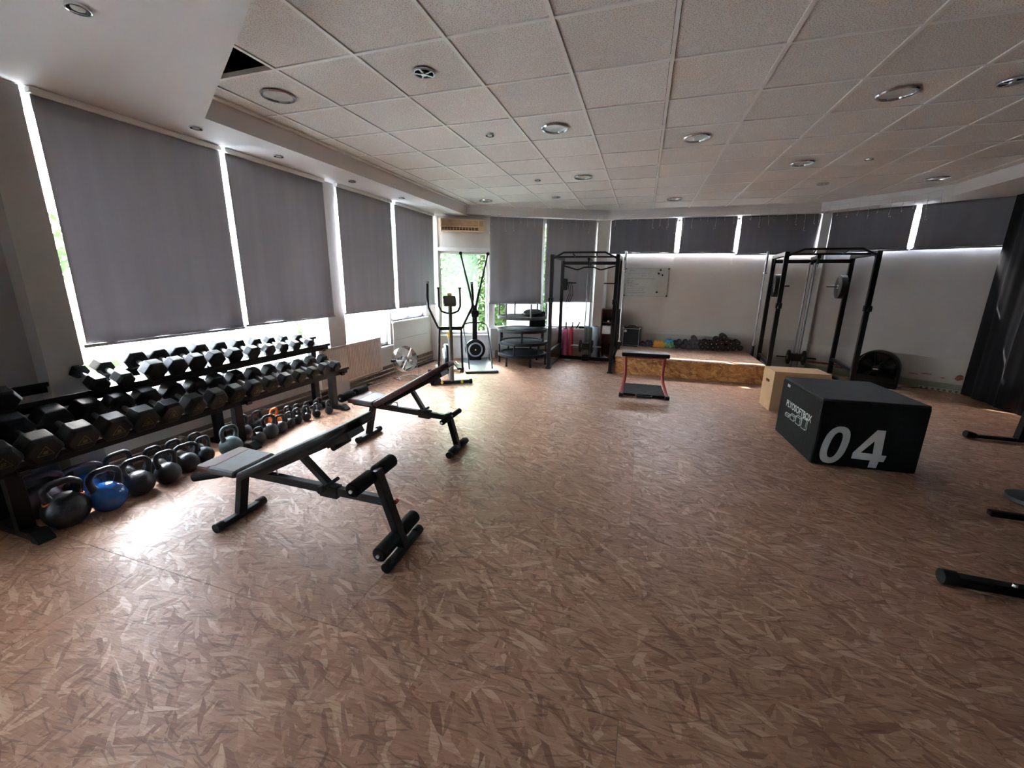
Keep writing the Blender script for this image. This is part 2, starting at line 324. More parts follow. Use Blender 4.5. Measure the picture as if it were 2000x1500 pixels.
# wall 1 (back left, angled)
L1 = frame(W0, W1)[2]
w1 = wallobj('wall_back_left', W0, W1, [(-.35, .16, -.1, H2), (.16, 1.12, -.1, .48), (.16, 1.12, 2.06, H2), (1.12, 1.2, -.1, H2), (1.2, 3.28, -.1, .58), (1.2, 3.28, 2.66, H2), (3.28, L1+.2, -.1, H2)], M_wall)
MB().box(1.25, L1, -.012, 0, 0, .17).build('plaster_band', M_band, w1)
MB().box(.12, 1.14, -.03, 0, 2.06, 2.12).box(.14, 1.12, -.012, 0, .02, .46).box(.10, .16, -.03, 0, 0, 2.66).build('door_casing', M_frame, w1)
L2 = frame(W1, W2)[2]
w2 = wallobj('wall_back', W1, W2, [(-.2, L2+.1, -.1, 2.06), (-.2, L2+.1, 2.69, H2), (-.2, .02, 2.06, 2.69), (3.46, L2+.1, 2.06, 2.69)], M_wall)
MB().box(-.05, .0, -.10, 0, 0, 2.7).build('pilaster', M_wallg, w2)
MB().box(.1, L2+.02, -.02, 0, 0, .53).build('dado', M_dado, w2)
L3 = frame(W2, W3)[2]
w3 = wallobj('wall_back_right', W2, W3, [(-.1, L3+.3, -.1, 2.08), (-.1, L3+.3, 2.69, H2), (-.2, .08, 2.08, 2.69), (2.14, L3+.3, 2.08, 2.69)], M_wallg)
MB().box(-.02, .10, -.1, 0, 0, 2.7).build('pilaster', M_wallg, w3)
MB().box(-.02, L3, -.02, 0, .12, .49).build('dado', M_dado, w3)
MB().box(-.02, L3, -.024, 0, 0, .12).build('base_band', wall_mat('greenish_base', (.33, .35, .28), .3), w3)
b = MB()
for s0, z0, ww, hh in ((.1, .16, .5, .03), (.5, .13, .3, .035), (1.95, .20, .09, .075), (1.8, .19, .06, .012), (1.45, .2, .12, .01), (1.58, .22, .14, .012)):
    b.prism([(s0, z0), (s0+ww*.4, z0-hh*.3), (s0+ww, z0+hh*.1), (s0+ww*.9, z0+hh*.8), (s0+ww*.5, z0+hh), (s0+ww*.2, z0+hh*.7)], -.0225, -.020, Matrix(((1, 0, 0, 0), (0, 0, 1, 0), (0, 1, 0, 0), (0, 0, 0, 1))))
b.build('peeling_patch', mat('peeled_red_plaster', (.26, .09, .07), .8, var=.3), w3)
wr = wallobj('wall_right', W3, P5, [(-.2, 10, -.1, H2)], wall_mat('darkened_side_wall', (.12, .12, .12)))  # unseen side wall, coloured dark to weaken bounced light on the right
wb = wallobj('wall_front', P5, P0, [(-.3, 9.1, -.1, H2)], wall_mat('darkened_rear_wall', (.14, .135, .13)))  # unseen rear wall, coloured dark to keep bounce off the foreground

# ---------------------------------------------------------------- windows
def window(idx, A, B, s0, s1, z0, z1, mull=(), films=(), fmat=None, ft=.05, hbar=(), sill=True):
    loc, rz, L = frame(A, B); o = struct('window_%d' % idx, loc, rz)
    f = MB(); f.box(s0, s1, .06, .14, z0, z0+ft).box(s0, s1, .06, .14, z1-ft, z1).box(s0, s0+ft, .06, .14, z0, z1).box(s1-ft, s1, .06, .14, z0, z1)
    f.build('window_frame', M_frame, o, bevel=.004)
    xs = [s0]+list(mull)+[s1]
    for m in mull: MB().box(m-ft*.6, m+ft*.6, .06, .14, z0, z1).build('mullion', M_frame, o, bevel=.004)
    for zz in hbar: MB().box(s0, s1, .07, .13, zz-.03, zz+.03).build('transom', M_frame, o, bevel=.004)
    for i in range(len(xs)-1): MB().box(xs[i]+.02, xs[i+1]-.02, .098, .102, z0+.02, z1-.02).build('glass_pane', M_glass, o)
    for a, b2, c, d in films: MB().box(a, b2, .093, .096, c, d).build('frosted_film', fmat or M_film, o)
    if sill: MB().box(s0-.02, s1+.02, -.04, .08, z0-.03, z0).build('window_sill', M_white, o, bevel=.005)
    return o
window(8, P0, W0, 1.2, 1.85, .5, 2.6, (), ((1.25, 1.8, .55, 2.55),))  # added window behind the camera, brings daylight to the left foreground
window(1, P0, W0, 4.17, 6.6, .56, 2.66, (5.45,), ((4.50, 5.42, .6, 2.6), (5.48, 6.27, .6, 2.6)))
window(2, P0, W0, 6.9, 8.1, .49, 2.66, (), ((7.17, 8.06, .53, 2.6),))
window(3, P0, W0, 8.16, 9.28, .86, 2.66, (8.75,), ())
window(4, W0, W1, .16, 1.12, .48, 2.06, (), ((.2, .92, .52, 2.02),), M_filmg)
window(5, W0, W1, 1.2, 3.28, .58, 2.66, (2.2,), ((1.5, 2.16, .62, 2.6), (2.34, 3.22, .62, 2.6)))
window(6, W1, W2, .02, 3.46, 2.06, 2.69, (1.25, 2.25), (), ft=.035, sill=False)
window(7, W2, W3, .08, 2.14, 2.08, 2.69, (1.12,), (), ft=.035, sill=False)

# ---------------------------------------------------------------- ceiling
ce = MB().prism([(-1.9, -3.3), (7.7, -3.3), (7.7, 7.2), (5.3, 8.5), (1.6, 8.5), (-1.9, 6.8)], H2, H2+.1).build('ceiling', M_dark); ce['kind'] = 'structure'
CR = [(-.80, 1.90), (6.14, -2.21), (6.14, 6.78), (5.03, 7.87), (1.66, 7.85), (-.80, 6.72)]
full = None
for i in range(-2, 11):
    for j in range(-5, 14):
        if (i, j) == (-1, 2): continue
        x0, y0 = i*.6, j*.6; p = clip([(x0+.0145, y0+.0145), (x0+.5855, y0+.0145), (x0+.5855, y0+.5855), (x0+.0145, y0+.5855)], CR)
        a = area(p)
        if a < .001: continue
        if a > .3315:
            if full is None:
                full = MB().box(.0145, .5855, .0145, .5855, 0, .015).mesh('ceiling_tile', M_tile)
            o = bpy.data.objects.new('ceiling_tile', full); C.objects.link(o); o.parent = ce
            o.location = (x0, y0, CEIL+.004+random.uniform(0, .003))
        else: MB().prism(p, CEIL+.005, CEIL+.02).build('ceiling_tile', M_tile, ce)
for i in range(-1, 11):
    p = clip([(i*.6-.0115, -4), (i*.6+.0115, -4), (i*.6+.0115, 9), (i*.6-.0115, 9)], CR)
    if area(p) > .002: MB().prism(p, CEIL-.002, CEIL+.03).build('grid_bar', M_white, ce)
for j in range(-5, 14):
    p = clip([(-2, j*.6-.0115), (7, j*.6-.0115), (7, j*.6+.0115), (-2, j*.6+.0115)], CR)
    if area(p) > .002: MB().prism(p, CEIL-.001, CEIL+.028).build('grid_bar', M_white, ce)
# gypsum soffits and bulkheads
BX = [(-1.5, 1.90), (-.80, 1.90), (6.2, -2.246), (6.2, -3), (-1.5, -3)]
so = MB().prism(BX, SOF, H2).build('trim_1', M_soffit); so['kind'] = 'structure'
so = MB().prism([(-1.5, 1.90), (-.80, 1.90), (-.80, 6.74), (-.95, 6.75), (-1.5, 6.475)], SOF, H2).build('trim_2', M_soffit); so['kind'] = 'structure'
MB().box(-.798, -.745, 1.9, 6.7, CEIL-.012, CEIL).build('edge_moulding', M_frame, so)
b = MB(); loc, rz, L = frame(W0, W1); b.box(.55, L, -.18, 0, 2.69, H2); o = b.build('trim_3', M_soffit, loc=loc, rz=rz); o['kind'] = 'structure'
b = MB(); loc, rz, L = frame(W1, W2); b.box(-.06, L+.02, -.24, 0, 2.70, H2); o = b.build('trim_4', M_soffit, loc=loc, rz=rz); o['kind'] = 'structure'
o = MB().prism([(5.03, 7.87), (5.2, 8.2), (7.3, 6.9), (7.3, -3), (6.14, -3), (6.14, 6.78)], 2.70, H2).build('trim_5', M_soffit); o['kind'] = 'structure'

# ---------------------------------------------------------------- blinds
def blind(A, B, s0, s1, ztop, zbot, off, label, m, group, seed, roller=True, w0=None):
    loc, rz, L = frame(A, B); random.seed(seed)
    c = Vector((math.cos(rz), math.sin(rz))); nrm = Vector((-c.y, c.x))
    base = Vector(loc[:2])+c*((s0+s1)/2)-nrm*off
    t = thing('roller_blind', label, 'blind', (base.x, base.y, 0), rz, group)
    hw = (s1-s0)/2; nx, nz = 48, 16; v = []; fcs = []
    ph = [random.uniform(0, 6.28) for _ in range(4)]; fr = [random.uniform(6, 22) for _ in range(4)]
    for j in range(nz+1):
        z = ztop-(ztop-zbot)*j/nz
        for i in range(nx+1):
            x = -hw+2*hw*i/nx; k = j/nz
            yy = (.003+.010*k)*sum(math.sin(fr[q]*x/1.1+ph[q])*(.6 if q else 1) for q in range(4))*.5
            v.append((x*(1-.006*math.sin(PI*k)), yy, z))
    for j in range(nz):
        for i in range(nx): a = j*(nx+1)+i; fcs.append((a, a+1, a+nx+2, a+nx+1))
    fb = MB().add(v, fcs).build('fabric', m, t, smooth=True)
    sm = fb.modifiers.new('thick', 'SOLIDIFY'); sm.thickness = .0012
    MB().box(-hw-.02, hw+.02, -.008, .008, zbot-.022, zbot).build('bottom_bar', m, t, bevel=.003)
    if roller: MB().box(-hw-.01, hw+.01, -.03, .03, ztop, ztop+.04).build('cassette', M_white, t, bevel=.01)
    return t
GL = 'grey roller blinds along the rack wall'
LB = [(1.20, 2.395, 1.075), (2.45, 3.65, 1.09), (3.875, 5.03, 1.10), (5.13, 6.33, 1.10)]
LBL = ['grey roller blind above the near end of the dumbbell rack', 'second grey roller blind, hanging over the middle of the dumbbell rack',
       'third grey roller blind, above the beige radiator', 'last grey roller blind of the rack wall, beside the cross trainer']
for i, (a, b2, zb) in enumerate(LB):
    blind(P0, W0, a+3, b2+3, 2.632, zb, .17, LBL[i], M_blind, GL, 11+i)
blind(W0, W1, 1.135, 2.155, 2.685, 1.10, .05, 'long grey blind behind the stacked trampolines', M_blind, 'long blinds in the back corner', 21, False)
blind(W0, W1, 2.225, 3.215, 2.685, 1.14, .05, 'long grey blind behind the power cage with the curved bar', M_blind, 'long blinds in the back corner', 22, False)
GB = 'short blinds over the high windows'
blind(W1, W2, .01, 1.21, 2.70, 2.085, .06, 'short dark blind above the whiteboard', M_blindd, GB, 23, False)
blind(W1, W2, 1.285, 2.21, 2.70, 2.085, .06, 'short dark blind in the middle above the weight pile', M_blindd, GB, 24, False)
blind(W1, W2, 2.27, 3.47, 2.70, 2.055, .06, 'short dark blind beside the corner pillar', M_blindd, GB, 25, False)
blind(W2, W3, .1, 1.11, 2.70, 2.075, .06, 'short dark blind above the cornered power cage', M_blindd, GB, 26, False)
blind(W2, W3, 1.17, 2.16, 2.70, 2.08, .06, 'short dark blind next to the black curtain', M_blindd, GB, 27, False)
# pull chains
for k, (x, y, z0, z1, lab) in enumerate(((2.845, 8.058, 1.88, 2.12, 'white bead chain hanging by the first gap between high blinds'), (3.845, 8.058, 1.86, 2.12, 'white bead chain hanging by the second gap between high blinds'))):
    tag(MB().tube([(x-.015, y, z1), (x-.02, y, z0+.02), (x-.005, y, z0), (x+.01, y, z0+.02), (x+.005, y, z1)], .003, 5).build('pull_chain', M_white), lab, 'chain', 'blind pull chains')
# curtain on the right
v = []; f = []; nx = 90
for j in range(7):
    z = .015+(2.685)*j/6
    for i in range(nx+1):
        y = 6.9-3.6*i/nx; v.append((6.85+.016*math.sin(i*.62)+.010*math.sin(i*1.7+1)+(.012*math.sin(i*.3) if j < 3 else 0), y, z))
for j in range(6):
    for i in range(nx): a = j*(nx+1)+i; f.append((a, a+1, a+nx+2, a+nx+1))
cu = MB().add(v, f).build('curtain', M_curtain, smooth=True); cu.modifiers.new('t', 'SOLIDIFY').thickness = .004
tag(cu, 'floor-length black curtain hanging over the side wall', 'curtain')

# ---------------------------------------------------------------- ceiling lights
def downlight(x, y, z, r, label, group, vent=False):
    t = thing('ceiling_vent' if vent else 'ceiling_downlight', label, 'vent' if vent else 'light', (x, y, z), random.uniform(0, 1), group)
    k = MB()
    k.lathe([(r, 0), (r*1.02, -.006), (r*.97, -.014), (r*.86, -.012), (r*.84, -.001)], 32, cap=False)
    k.build('trim_ring', M_chrome if not vent else M_steel, t, smooth=True)
    if vent:
        MB().lathe([(r*.84, -.002), (.001, -.001)], 24, cap=False).build('duct_opening', M_dark, t)
        for q in range(5):
            a = q*2*PI/5; MB().bar((math.cos(a)*r*.2, math.sin(a)*r*.2, -.012), (math.cos(a)*r*.9, math.sin(a)*r*.9, -.010), r*.16, .006).build('spoke', M_steel, t)
        MB().lathe([(r*.3, -.006), (r*.26, -.018), (.001, -.022)], 16, cap=False).build('hub', M_steel, t, smooth=True)
    else:
        MB().lathe([(r*.85, -.003), (r*.6, -.005), (.001, -.006)], 24, cap=False).build('lens', M_lens if r > .06 else M_dark, t, smooth=True)
        if r < .06: MB().lathe([(r*.6, -.004), (r*.5, -.010), (.001, -.012)], 16, cap=False).build('bulb', M_lens, t, smooth=True)
    return t
big = [(-.3, 2.1, 'beside the open ceiling hole'), (1.5, 3.3, 'over the middle of the floor'), (2.7, 3.9, 'between floor middle and the boxes'), (3.9, 3.3, 'above the two jump boxes'),
       (3.9, 5.1, 'in front of the cornered power cage'), (1.5, 5.1, 'in front of the power cage with curved bar'), (-.3, 6.3, 'in the corner near the air conditioner'), (2.7, 6.9, 'above the wooden platform'), (5.7, 6.3, 'next to the bulkhead by the curtain')]
for x, y, s in big: downlight(x, y, CEIL, .115, 'large round recessed ceiling light ' + s, 'large ceiling lights')
for x, y, s in ((.9, 3.3, 'beside the large light over mid floor'), (.9, 5.1, 'near the far cage'), (4.5, 5.1, 'toward the cornered cage')):
    downlight(x, y, CEIL, .042, 'small round spotlight in a tile ' + s, 'small ceiling spotlights')
for x, y, s in ((.9, 2.1, 'nearest the gypsum soffit'), (.9, 6.3, 'near the trampolines'), (4.5, 6.3, 'over the cornered cage'), (4.5, 3.3, 'beside the light over the boxes')):
    downlight(x, y, CEIL, .07, 'round metal spoke vent ' + s, 'ceiling spoke vents', True)
for x, y, s in ((-.06, .82, 'in the wide corner soffit'), (-1.05, 2.01, 'over the first blind'), (-1.05, 2.78, 'over the second blind'), (-1.05, 3.83, 'over the third blind'), (-1.05, 4.9, 'over the fourth blind')):
    downlight(x, y, SOF, .045, 'small soffit spotlight ' + s, 'soffit spotlights')

# ---------------------------------------------------------------- icicle light strings
def icicles(A, B, s0, s1, off, label, seed):
    loc, rz, L = frame(A, B); random.seed(seed); t = thing('icicle_light_string', label, 'string lights', loc, rz, 'icicle light strings')
    pts = []; s = s0; n = int((s1-s0)/.13)
    hang = []
    for i in range(n+1):
        s = s0+(s1-s0)*i/n; z = 2.775+.012*math.sin(i*1.9)+.01*math.sin(i*.7); pts.append((s, -off, z)); hang.append((s, z))
    MB().tube(pts, .0025, 4).build('main_cord', M_cord, t)
    for s, z in hang:
        ln = random.choice((.12, .2, .3, .16, .26, .36)); k = max(4, int(ln/.05)); p = [(s, -off, z)]
        dx = 0
        for q in range(1, k+1):
            dx += random.uniform(-.008, .008); p.append((s+dx, -off-.002*q % .01, z-ln*q/k))
        if random.random() < .5: p.append((s+dx+random.choice((-.02, .02)), -off, z-ln+.008))
        st = MB().tube(p, .0022, 4)
        for q in p[2::2]: st.box(q[0]-.004, q[0]+.004, q[1]-.004, q[1]+.004, q[2]-.012, q[2]+.004)
        st.build('strand', M_cord, t)
icicles(W0, W1, 1.0, 3.3, .195, 'icicle light string over the two long back blinds', 3)
icicles(W1, W2, .1, 3.45, .255, 'icicle light string over the whiteboard wall', 4)
loc, rz, L = frame((5.03, 7.87), (6.14, 6.78)); icicles((5.03, 7.87), (6.14, 6.78), .0, 1.45, .012, 'icicle light string near the black curtain', 5)

# ---------------------------------------------------------------- platform
pf = thing('osb_platform', 'low stage of raw orange OSB carrying the weight pile', 'platform', (0, 0, 0))
PB = 8.095
MB().box(2.0, 4.25, 6.53, 6.55, 0, .277).build('front_board', M_osbf, pf)
MB().box(2.0, 2.02, 6.55, PB, 0, .277).build('side_board', M_osbf, pf)
MB().box(4.23, 4.25, 6.55, PB, 0, .277).build('side_board', M_osbf, pf)
MB().box(1.985, 3.24, 6.515, PB, .277, .295).build('top_board', M_plat, pf, bevel=.002)
MB().box(3.243, 4.265, 6.515, PB, .277, .295).build('top_board', M_plat, pf, bevel=.002)

# ---------------------------------------------------------------- dumbbell rack
rk = thing('dumbbell_rack', 'long black two-tier rack full of hex dumbbells by the blinds', 'rack', (0, 0, 0))
for yf in (.60, 2.03, 3.26):
    k = MB().bar((-1.46, yf, .03), (-.96, yf, .03), .07, .05); k.build('foot', M_black, rk, bevel=.005)
    MB().prism([(-.97, 0), (-.90, 0), (-.90, .02), (-.96, .065), (-.99, .065)], -.04, .04, Matrix(((1, 0, 0, 0), (0, 0, 1, yf), (0, 1, 0, 0), (0, 0, 0, 1)))).build('foot_cap', M_rub, rk)
    MB().bar((-1.36, yf, .05), (-1.36, yf, .80), .06, .075).build('rear_post', M_black, rk, bevel=.004)
    MB().bar((-1.10, yf, .05), (-1.10, yf, .52), .06, .075).build('front_post', M_black, rk, bevel=.004)
    MB().bar((-1.10, yf+.04, .47), (-1.36, yf+.04, .55), .01, .08).build('brace', M_black, rk)
def rail(x, z, y0, y1):
    k = MB(); k.box(x-.005, x+.03, y0, y1, z-.006, z+.0); k.box(x-.005, x+.001, y0, y1, z-.05, z); k.box(x+.028, x+.033, y0, y1, z, z+.025); k.build('rail', M_black, rk, bevel=.001)
for y0, y1 in ((.30, 2.1), (2.1, 3.36)):
    for x, z in ((-1.40, .83), (-1.20, .76)): rail(x, z, y0, y1)
for y0, y1 in ((.30, 2.13), (2.13, 3.36)):
    for x, z in ((-1.13, .56), (-.95, .49)): rail(x, z, y0, y1)
for yf in (.60, 2.03, 3.26):
    MB().bar((-1.42, yf, .80), (-1.17, yf, .715), .05, .03).build('tier_bracket', M_black, rk)
    MB().bar((-1.15, yf, .53), (-.92, yf, .445), .05, .03).build('tier_bracket', M_black, rk)
# dumbbell prototype: axis x, head radius 1 -> scale
def dumbbell(name, label, group, loc, R, Lg, tilt, round_=False, mt=None, badge=True, turn=0, mh=None):
    t = thing(name, label, 'dumbbell', loc, turn, group); t.rotation_euler.y = tilt
    n = 6 if not round_ else 20; hl = Lg*.33; mt = mt or M_rub
    for s in (-1, 1):
        x1 = s*Lg/2; x0 = s*(Lg/2-hl)
        prof = [(R*.6, x0), (R*.97, x0+s*hl*.10), (R, x0+s*hl*.2), (R, x0+s*hl*.82), (R*.80, x1), (R*.3, x1+s*.001)]
        if round_: prof = [(R*.6, x0), (R, x0+s*hl*.15), (R, x1-s*hl*.15), (R*.85, x1)]
        M = Matrix(((0, 0, 1, 0), (0, 1, 0, 0), (-1, 0, 0, 0), (0, 0, 0, 1))) @ Matrix.Rotation(0 if round_ else PI/6, 4, 'Z')
        h = MB().lathe(prof, n, M).build('head', mt, t, smooth=round_, bevel=0 if round_ else R*.06)
        if badge and s == 1:
            tri = [(0, R*.42), (-R*.4, -R*.26), (R*.4, -R*.26)]; tin = [(a*.82, c*.82) for a, c in tri]
            k = MB()
            MM = Matrix(((0, 0, 1, x1+.002), (1, 0, 0, 0), (0, 1, 0, 0), (0, 0, 0, 1)))
            for q in range(3):
                k.prism([tri[q], tri[(q+1) % 3], tin[(q+1) % 3], tin[q]], 0, .001, MM)
            k.prism([(-.12*R, -.15*R), (.1*R, -.15*R), (.12*R, .05*R), (-.08*R, .08*R)], 0, .001, MM)
            k.build('weight_badge', M_badge, h)
        if round_: MB().lathe([(R*.16, x1-.001), (R*.13, x1+s*.003)], 10, M).build('end_bolt', M_chrome, h)
    MB().tube([(-Lg*.18, 0, 0), (-Lg*.09, 0, 0), (0, 0, 0), (Lg*.09, 0, 0), (Lg*.18, 0, 0)], [.014, .017, .018, .017, .014], 12).build('handle', mh or M_steel, t, smooth=True)
    return t
M_badge = mat('faded_yellow_print', (.075, .06, .02), .6, var=.3)
ORD = ['first', 'second', 'third', 'fourth', 'fifth', 'sixth', 'seventh', 'eighth', 'ninth', 'tenth', 'eleventh', 'twelfth', 'thirteenth', 'fourteenth', 'fifteenth', 'sixteenth', 'seventeenth', 'eighteenth']
TL = math.radians(19)
UTY = [.68, 1.13, 1.28, 1.48, 1.64, 1.80, 1.97, 2.15, 2.34, 2.53, 2.70, 2.87, 3.07]
for i, y in enumerate(UTY):
    R = [.075, .062, .062, .085, .083, .082, .080, .077, .072, .066, .060, .056, .052][i]; Lg = .36-.009*i if i > 2 else .33
    dumbbell('dumbbell', 'black hex dumbbell, %s from the near end of the upper tier' % ORD[i], 'dumbbells on the upper tier', (-1.285, y, .795+R*.86+.012), R, Lg, TL+.0, badge=False)
LTY = [.50, .67, .85, 1.03, 1.20, 1.37, 1.55, 1.73, 1.90, 2.08, 2.26, 2.44, 2.62, 2.80, 2.97, 3.15]
for i, y in enumerate(LTY):
    R = [.098, .098, .097, .096, .094, .092, .090, .088, .085, .082, .078, .074, .070, .066, .072, .066][i]; Lg = .40-.008*i
    dumbbell('dumbbell', 'black hex dumbbell, %s from the near end of the lower tier' % ORD[i], 'dumbbells on the lower tier', (-1.03, y, .525+R*.86+.012), R, Lg, TL)

# ---------------------------------------------------------------- kettlebells
def kettlebell(loc, h, w, mb_, mh_, label, style='cast', ring=None, base=None, hw=None, rz=PI/2):
    t = thing('kettlebell', label, 'kettlebell', loc, rz, 'kettlebells lined up under the dumbbell rack')
    r = w/2; cz = r*.86; prof = [(r*.55, 0)]
    for k in range(1, 15):
        a = -PI/2+.62+(PI-.9)*k/14; prof.append((r*math.cos(a), cz+r*math.sin(a)))
    prof.append((r*.05, cz+r*1.0))
    bo = MB().lathe(prof, 28).build('bell', mb_, t, smooth=True)
    hr = max(.0125, r*.195); hw = hw or r*1.35; a = hw/2+.0; z0 = cz+r*.62
    pts = [(-a*.75, 0, z0-.01), (-a, 0, z0+(h-z0)*.35), (-a*1.02, 0, z0+(h-z0)*.6), (-a*.86, 0, h-hr*1.9), (-a*.55, 0, h-hr*1.05), (0, 0, h-hr), (a*.55, 0, h-hr*1.05), (a*.86, 0, h-hr*1.9), (a*1.02, 0, z0+(h-z0)*.6), (a, 0, z0+(h-z0)*.35), (a*.75, 0, z0-.01)]
    # smooth the arch (Catmull-Rom)
    P = [Vector(p) for p in pts]; q = []
    for i in range(len(P)-1):
        p0, p1, p2, p3 = P[max(i-1, 0)], P[i], P[i+1], P[min(i+2, len(P)-1)]
        for s in (0, .5):
            q.append(.5*((2*p1)+(-p0+p2)*s+(2*p0-5*p1+4*p2-p3)*s*s+(-p0+3*p1-3*p2+p3)*s**3))
    q.append(P[-1]); n = len(q)
    MB().tube(q, [hr*(1.45 if i in (0, n-1) else 1.2 if i in (1, n-2) else 1) for i in range(n)], 12).build('handle', mh_, t, smooth=True)
    if ring:
        for s in (0, -1): MB().tube([q[s]+(q[1 if s == 0 else -2]-q[s])*e for e in (.45, .95)], hr*1.5, 12).build('colour_collar', ring, t, smooth=True)
    if base: MB().lathe([(r*.56, .001), (r*.86, r*.36), (r*.90, r*.42), (r*.87, r*.44)], 28, cap=False).build('base_band', base, t, smooth=True)
    return t
F, Bk = 'front', 'rear'
KB = [(-1.02, .76, .31, .23, M_iron, M_iron, 'big black competition kettlebell with orange collars, nearest of all', dict(ring=M_orange)),
      (-1.30, .765, .29, .22, M_plum, M_plum, 'plum black kettlebell with wide handle behind the orange-collared one', dict(ring=M_dred, hw=.22)),
      (-.99, .96, .30, .205, M_blue, M_iron, 'glossy blue kettlebell with black handle in the front row', dict(hw=.15)),
      (-1.31, .99, .26, .19, M_blue, M_plum, 'blue kettlebell with wide purple handle in the rear row', dict(hw=.20)),
      (-1.02, 1.16, .28, .185, M_iron, M_iron, 'black kettlebell with dark red base band next to the blue ones', dict(base=M_dred, hw=.15)),
      (-1.29, 1.20, .27, .17, M_iron, M_iron, 'black kettlebell behind the first red-banded one', dict(hw=.15)),
      (-1.01, 1.345, .26, .17, M_iron, M_iron, 'second black kettlebell with red base band in the front row', dict(base=M_dred)),
      (-1.21, 1.38, .25, .16, M_iron, M_iron, 'black kettlebell behind the second red-banded one', {}),
      (-1.06, 1.525, .24, .165, M_iron, M_iron, 'third black kettlebell with red base band in the front row', dict(base=M_dred, hw=.16)),
      (-1.26, 1.56, .23, .15, M_iron, M_iron, 'black kettlebell behind the third red-banded one', {}),
      (-1.10, 1.69, .235, .145, M_iron, M_iron, 'black kettlebell just before the big teal-grey one', dict(base=M_steel)),
      (-1.25, 1.73, .23, .14, M_iron, M_iron, 'rear black kettlebell behind the teal-grey one', {}),
      (-1.02, 1.87, .28, .185, M_teal, M_teal, 'big teal-grey cast kettlebell before the middle rack foot', {}),
      (-1.25, 2.17, .25, .17, M_iron, M_iron, 'wide dark kettlebell just past the middle rack foot', {}),
      (-1.01, 2.14, .17, .125, M_iron, M_iron, 'little round kettlebell right past the teal-grey one', {}),
      (-1.04, 2.29, .24, .16, M_iron, M_iron, 'medium blue-black kettlebell two before the orange one', {}),
      (-1.31, 2.39, .22, .145, M_iron, M_iron, 'rear kettlebell close to the wall pipes before the orange one', {}),
      (-1.27, 2.56, .20, .135, M_orange, M_orange, 'orange-red kettlebell, the only orange one in the row', {}),
      (-1.06, 2.44, .19, .125, M_iron, M_iron, 'dark kettlebell in front of the orange one', {})]
yy = [(-1.22, 2.69, .19, .115), (-1.08, 2.57, .18, .11), (-1.10, 2.69, .18, .105), (-1.22, 2.81, .178, .10), (-1.09, 2.81, .175, .095), (-1.20, 2.93, .17, .095), (-1.07, 2.94, .168, .09), (-1.20, 3.08, .155, .09), (-1.02, 3.08, .165, .09), (-1.25, 3.17, .15, .08)]
tail = ['first small kettlebell past the orange one, rear row', 'first small kettlebell past the orange one, front row', 'second small kettlebell past the orange one, front row', 'second small kettlebell past the orange one, rear row',
        'third small kettlebell past the orange one, front row', 'third small kettlebell past the orange one, rear row', 'small front-row kettlebell, second to last', 'small rear-row kettlebell, second to last', 'tiny last kettlebell in the front row', 'tiny last kettlebell in the rear row by the pipes']
for (x, y, h, wd), lb in zip(yy, tail): KB.append((x, y, h, wd, M_iron, M_iron, lb, {}))
for x, y, h, wd, a, b2, lb, kw in KB: kettlebell((x, y, 0), h, wd, a, b2, lb, rz=PI/2+random.uniform(-.18, .18), **kw)

# ---------------------------------------------------------------- pipes along the left wall
for k, (z, x, lb) in enumerate(((.135, -1.44, 'upper heating pipe along the rack wall'), (.07, -1.44, 'lower heating pipe along the rack wall'))):
    p = MB().tube([(x, -.5, z), (x, 3.1, z), (x, 3.4, z-.01), (x, 6.35, z-.02)], .011, 10)
    for y in (1.0, 1.75, 2.6, 3.4, 4.5, 5.6): p.box(x-.06, x+.016, y, y+.02, z-.02, z+.02)
    tag(p.build('heating_pipe', M_pipe, smooth=True), lb, 'pipe', 'heating pipes')
tag(MB().tube([(-1.3, 2.5, .012), (-1.32, 2.9, .012), (-1.38, 3.2, .02), (-1.40, 3.5, .012), (-1.3, 3.8, .012), (-1.33, 4.3, .012), (-1.22, 4.6, .012)], .006, 6).build('electric_cable', M_cord, smooth=True), 'grey cable running on the floor from the radiator to the chrome fan', 'cable')

# ---------------------------------------------------------------- radiators
def radiator(A, B, s0, s1, z0, z1, off, label, m, pitch=.033):
    loc, rz, L = frame(A, B); t = thing('radiator', label, 'radiator', loc, rz, 'wall radiators')
    MB().box(s0, s1, -off, -off+.05, z0, z1).build('body', m, t, bevel=.006)
    n = int((s1-s0-.03)/pitch); k = MB()
    fl_ = None
    for i in range(n):
        x = s0+.02+i*pitch
        if fl_ is None: fl_ = MB().box(0, pitch*.55, -.008, 0, z0+.03, z1-.03).mesh('flute', m)
        o = bpy.data.objects.new('flute', fl_); C.objects.link(o); o.parent = t; o.location = (x, -off, 0)
    MB().box(s0-.004, s1+.004, -off-.012, -off+.055, z1, z1+.008).build('top_grille', M_white, t)
    MB().box(s0+.06, s0+.1, -off+.05, 0, z1-.12, z1-.06).box(s1-.1, s1-.06, -off+.05, 0, z1-.12, z1-.06).build('bracket', M_white, t)
    MB().tube([(s1-.05, -off+.02, z0), (s1-.05, -off+.02, .12), (s1-.05, -.03, .12)], .009, 8).build('inlet_pipe', M_pipe, t, smooth=True)
    return t
radiator(P0, W0, 6.40, 7.68, .16, .67, .115, 'long beige fluted radiator under the third blind', M_rad)
radiator(W0, W1, 1.14, 2.5, .17, .60, .085, 'pale fluted radiator behind the trampoline stack', M_wallrad if 'M_wallrad' in globals() else mat('pale_enamel', (.5, .48, .45), .4, var=.04), .045)

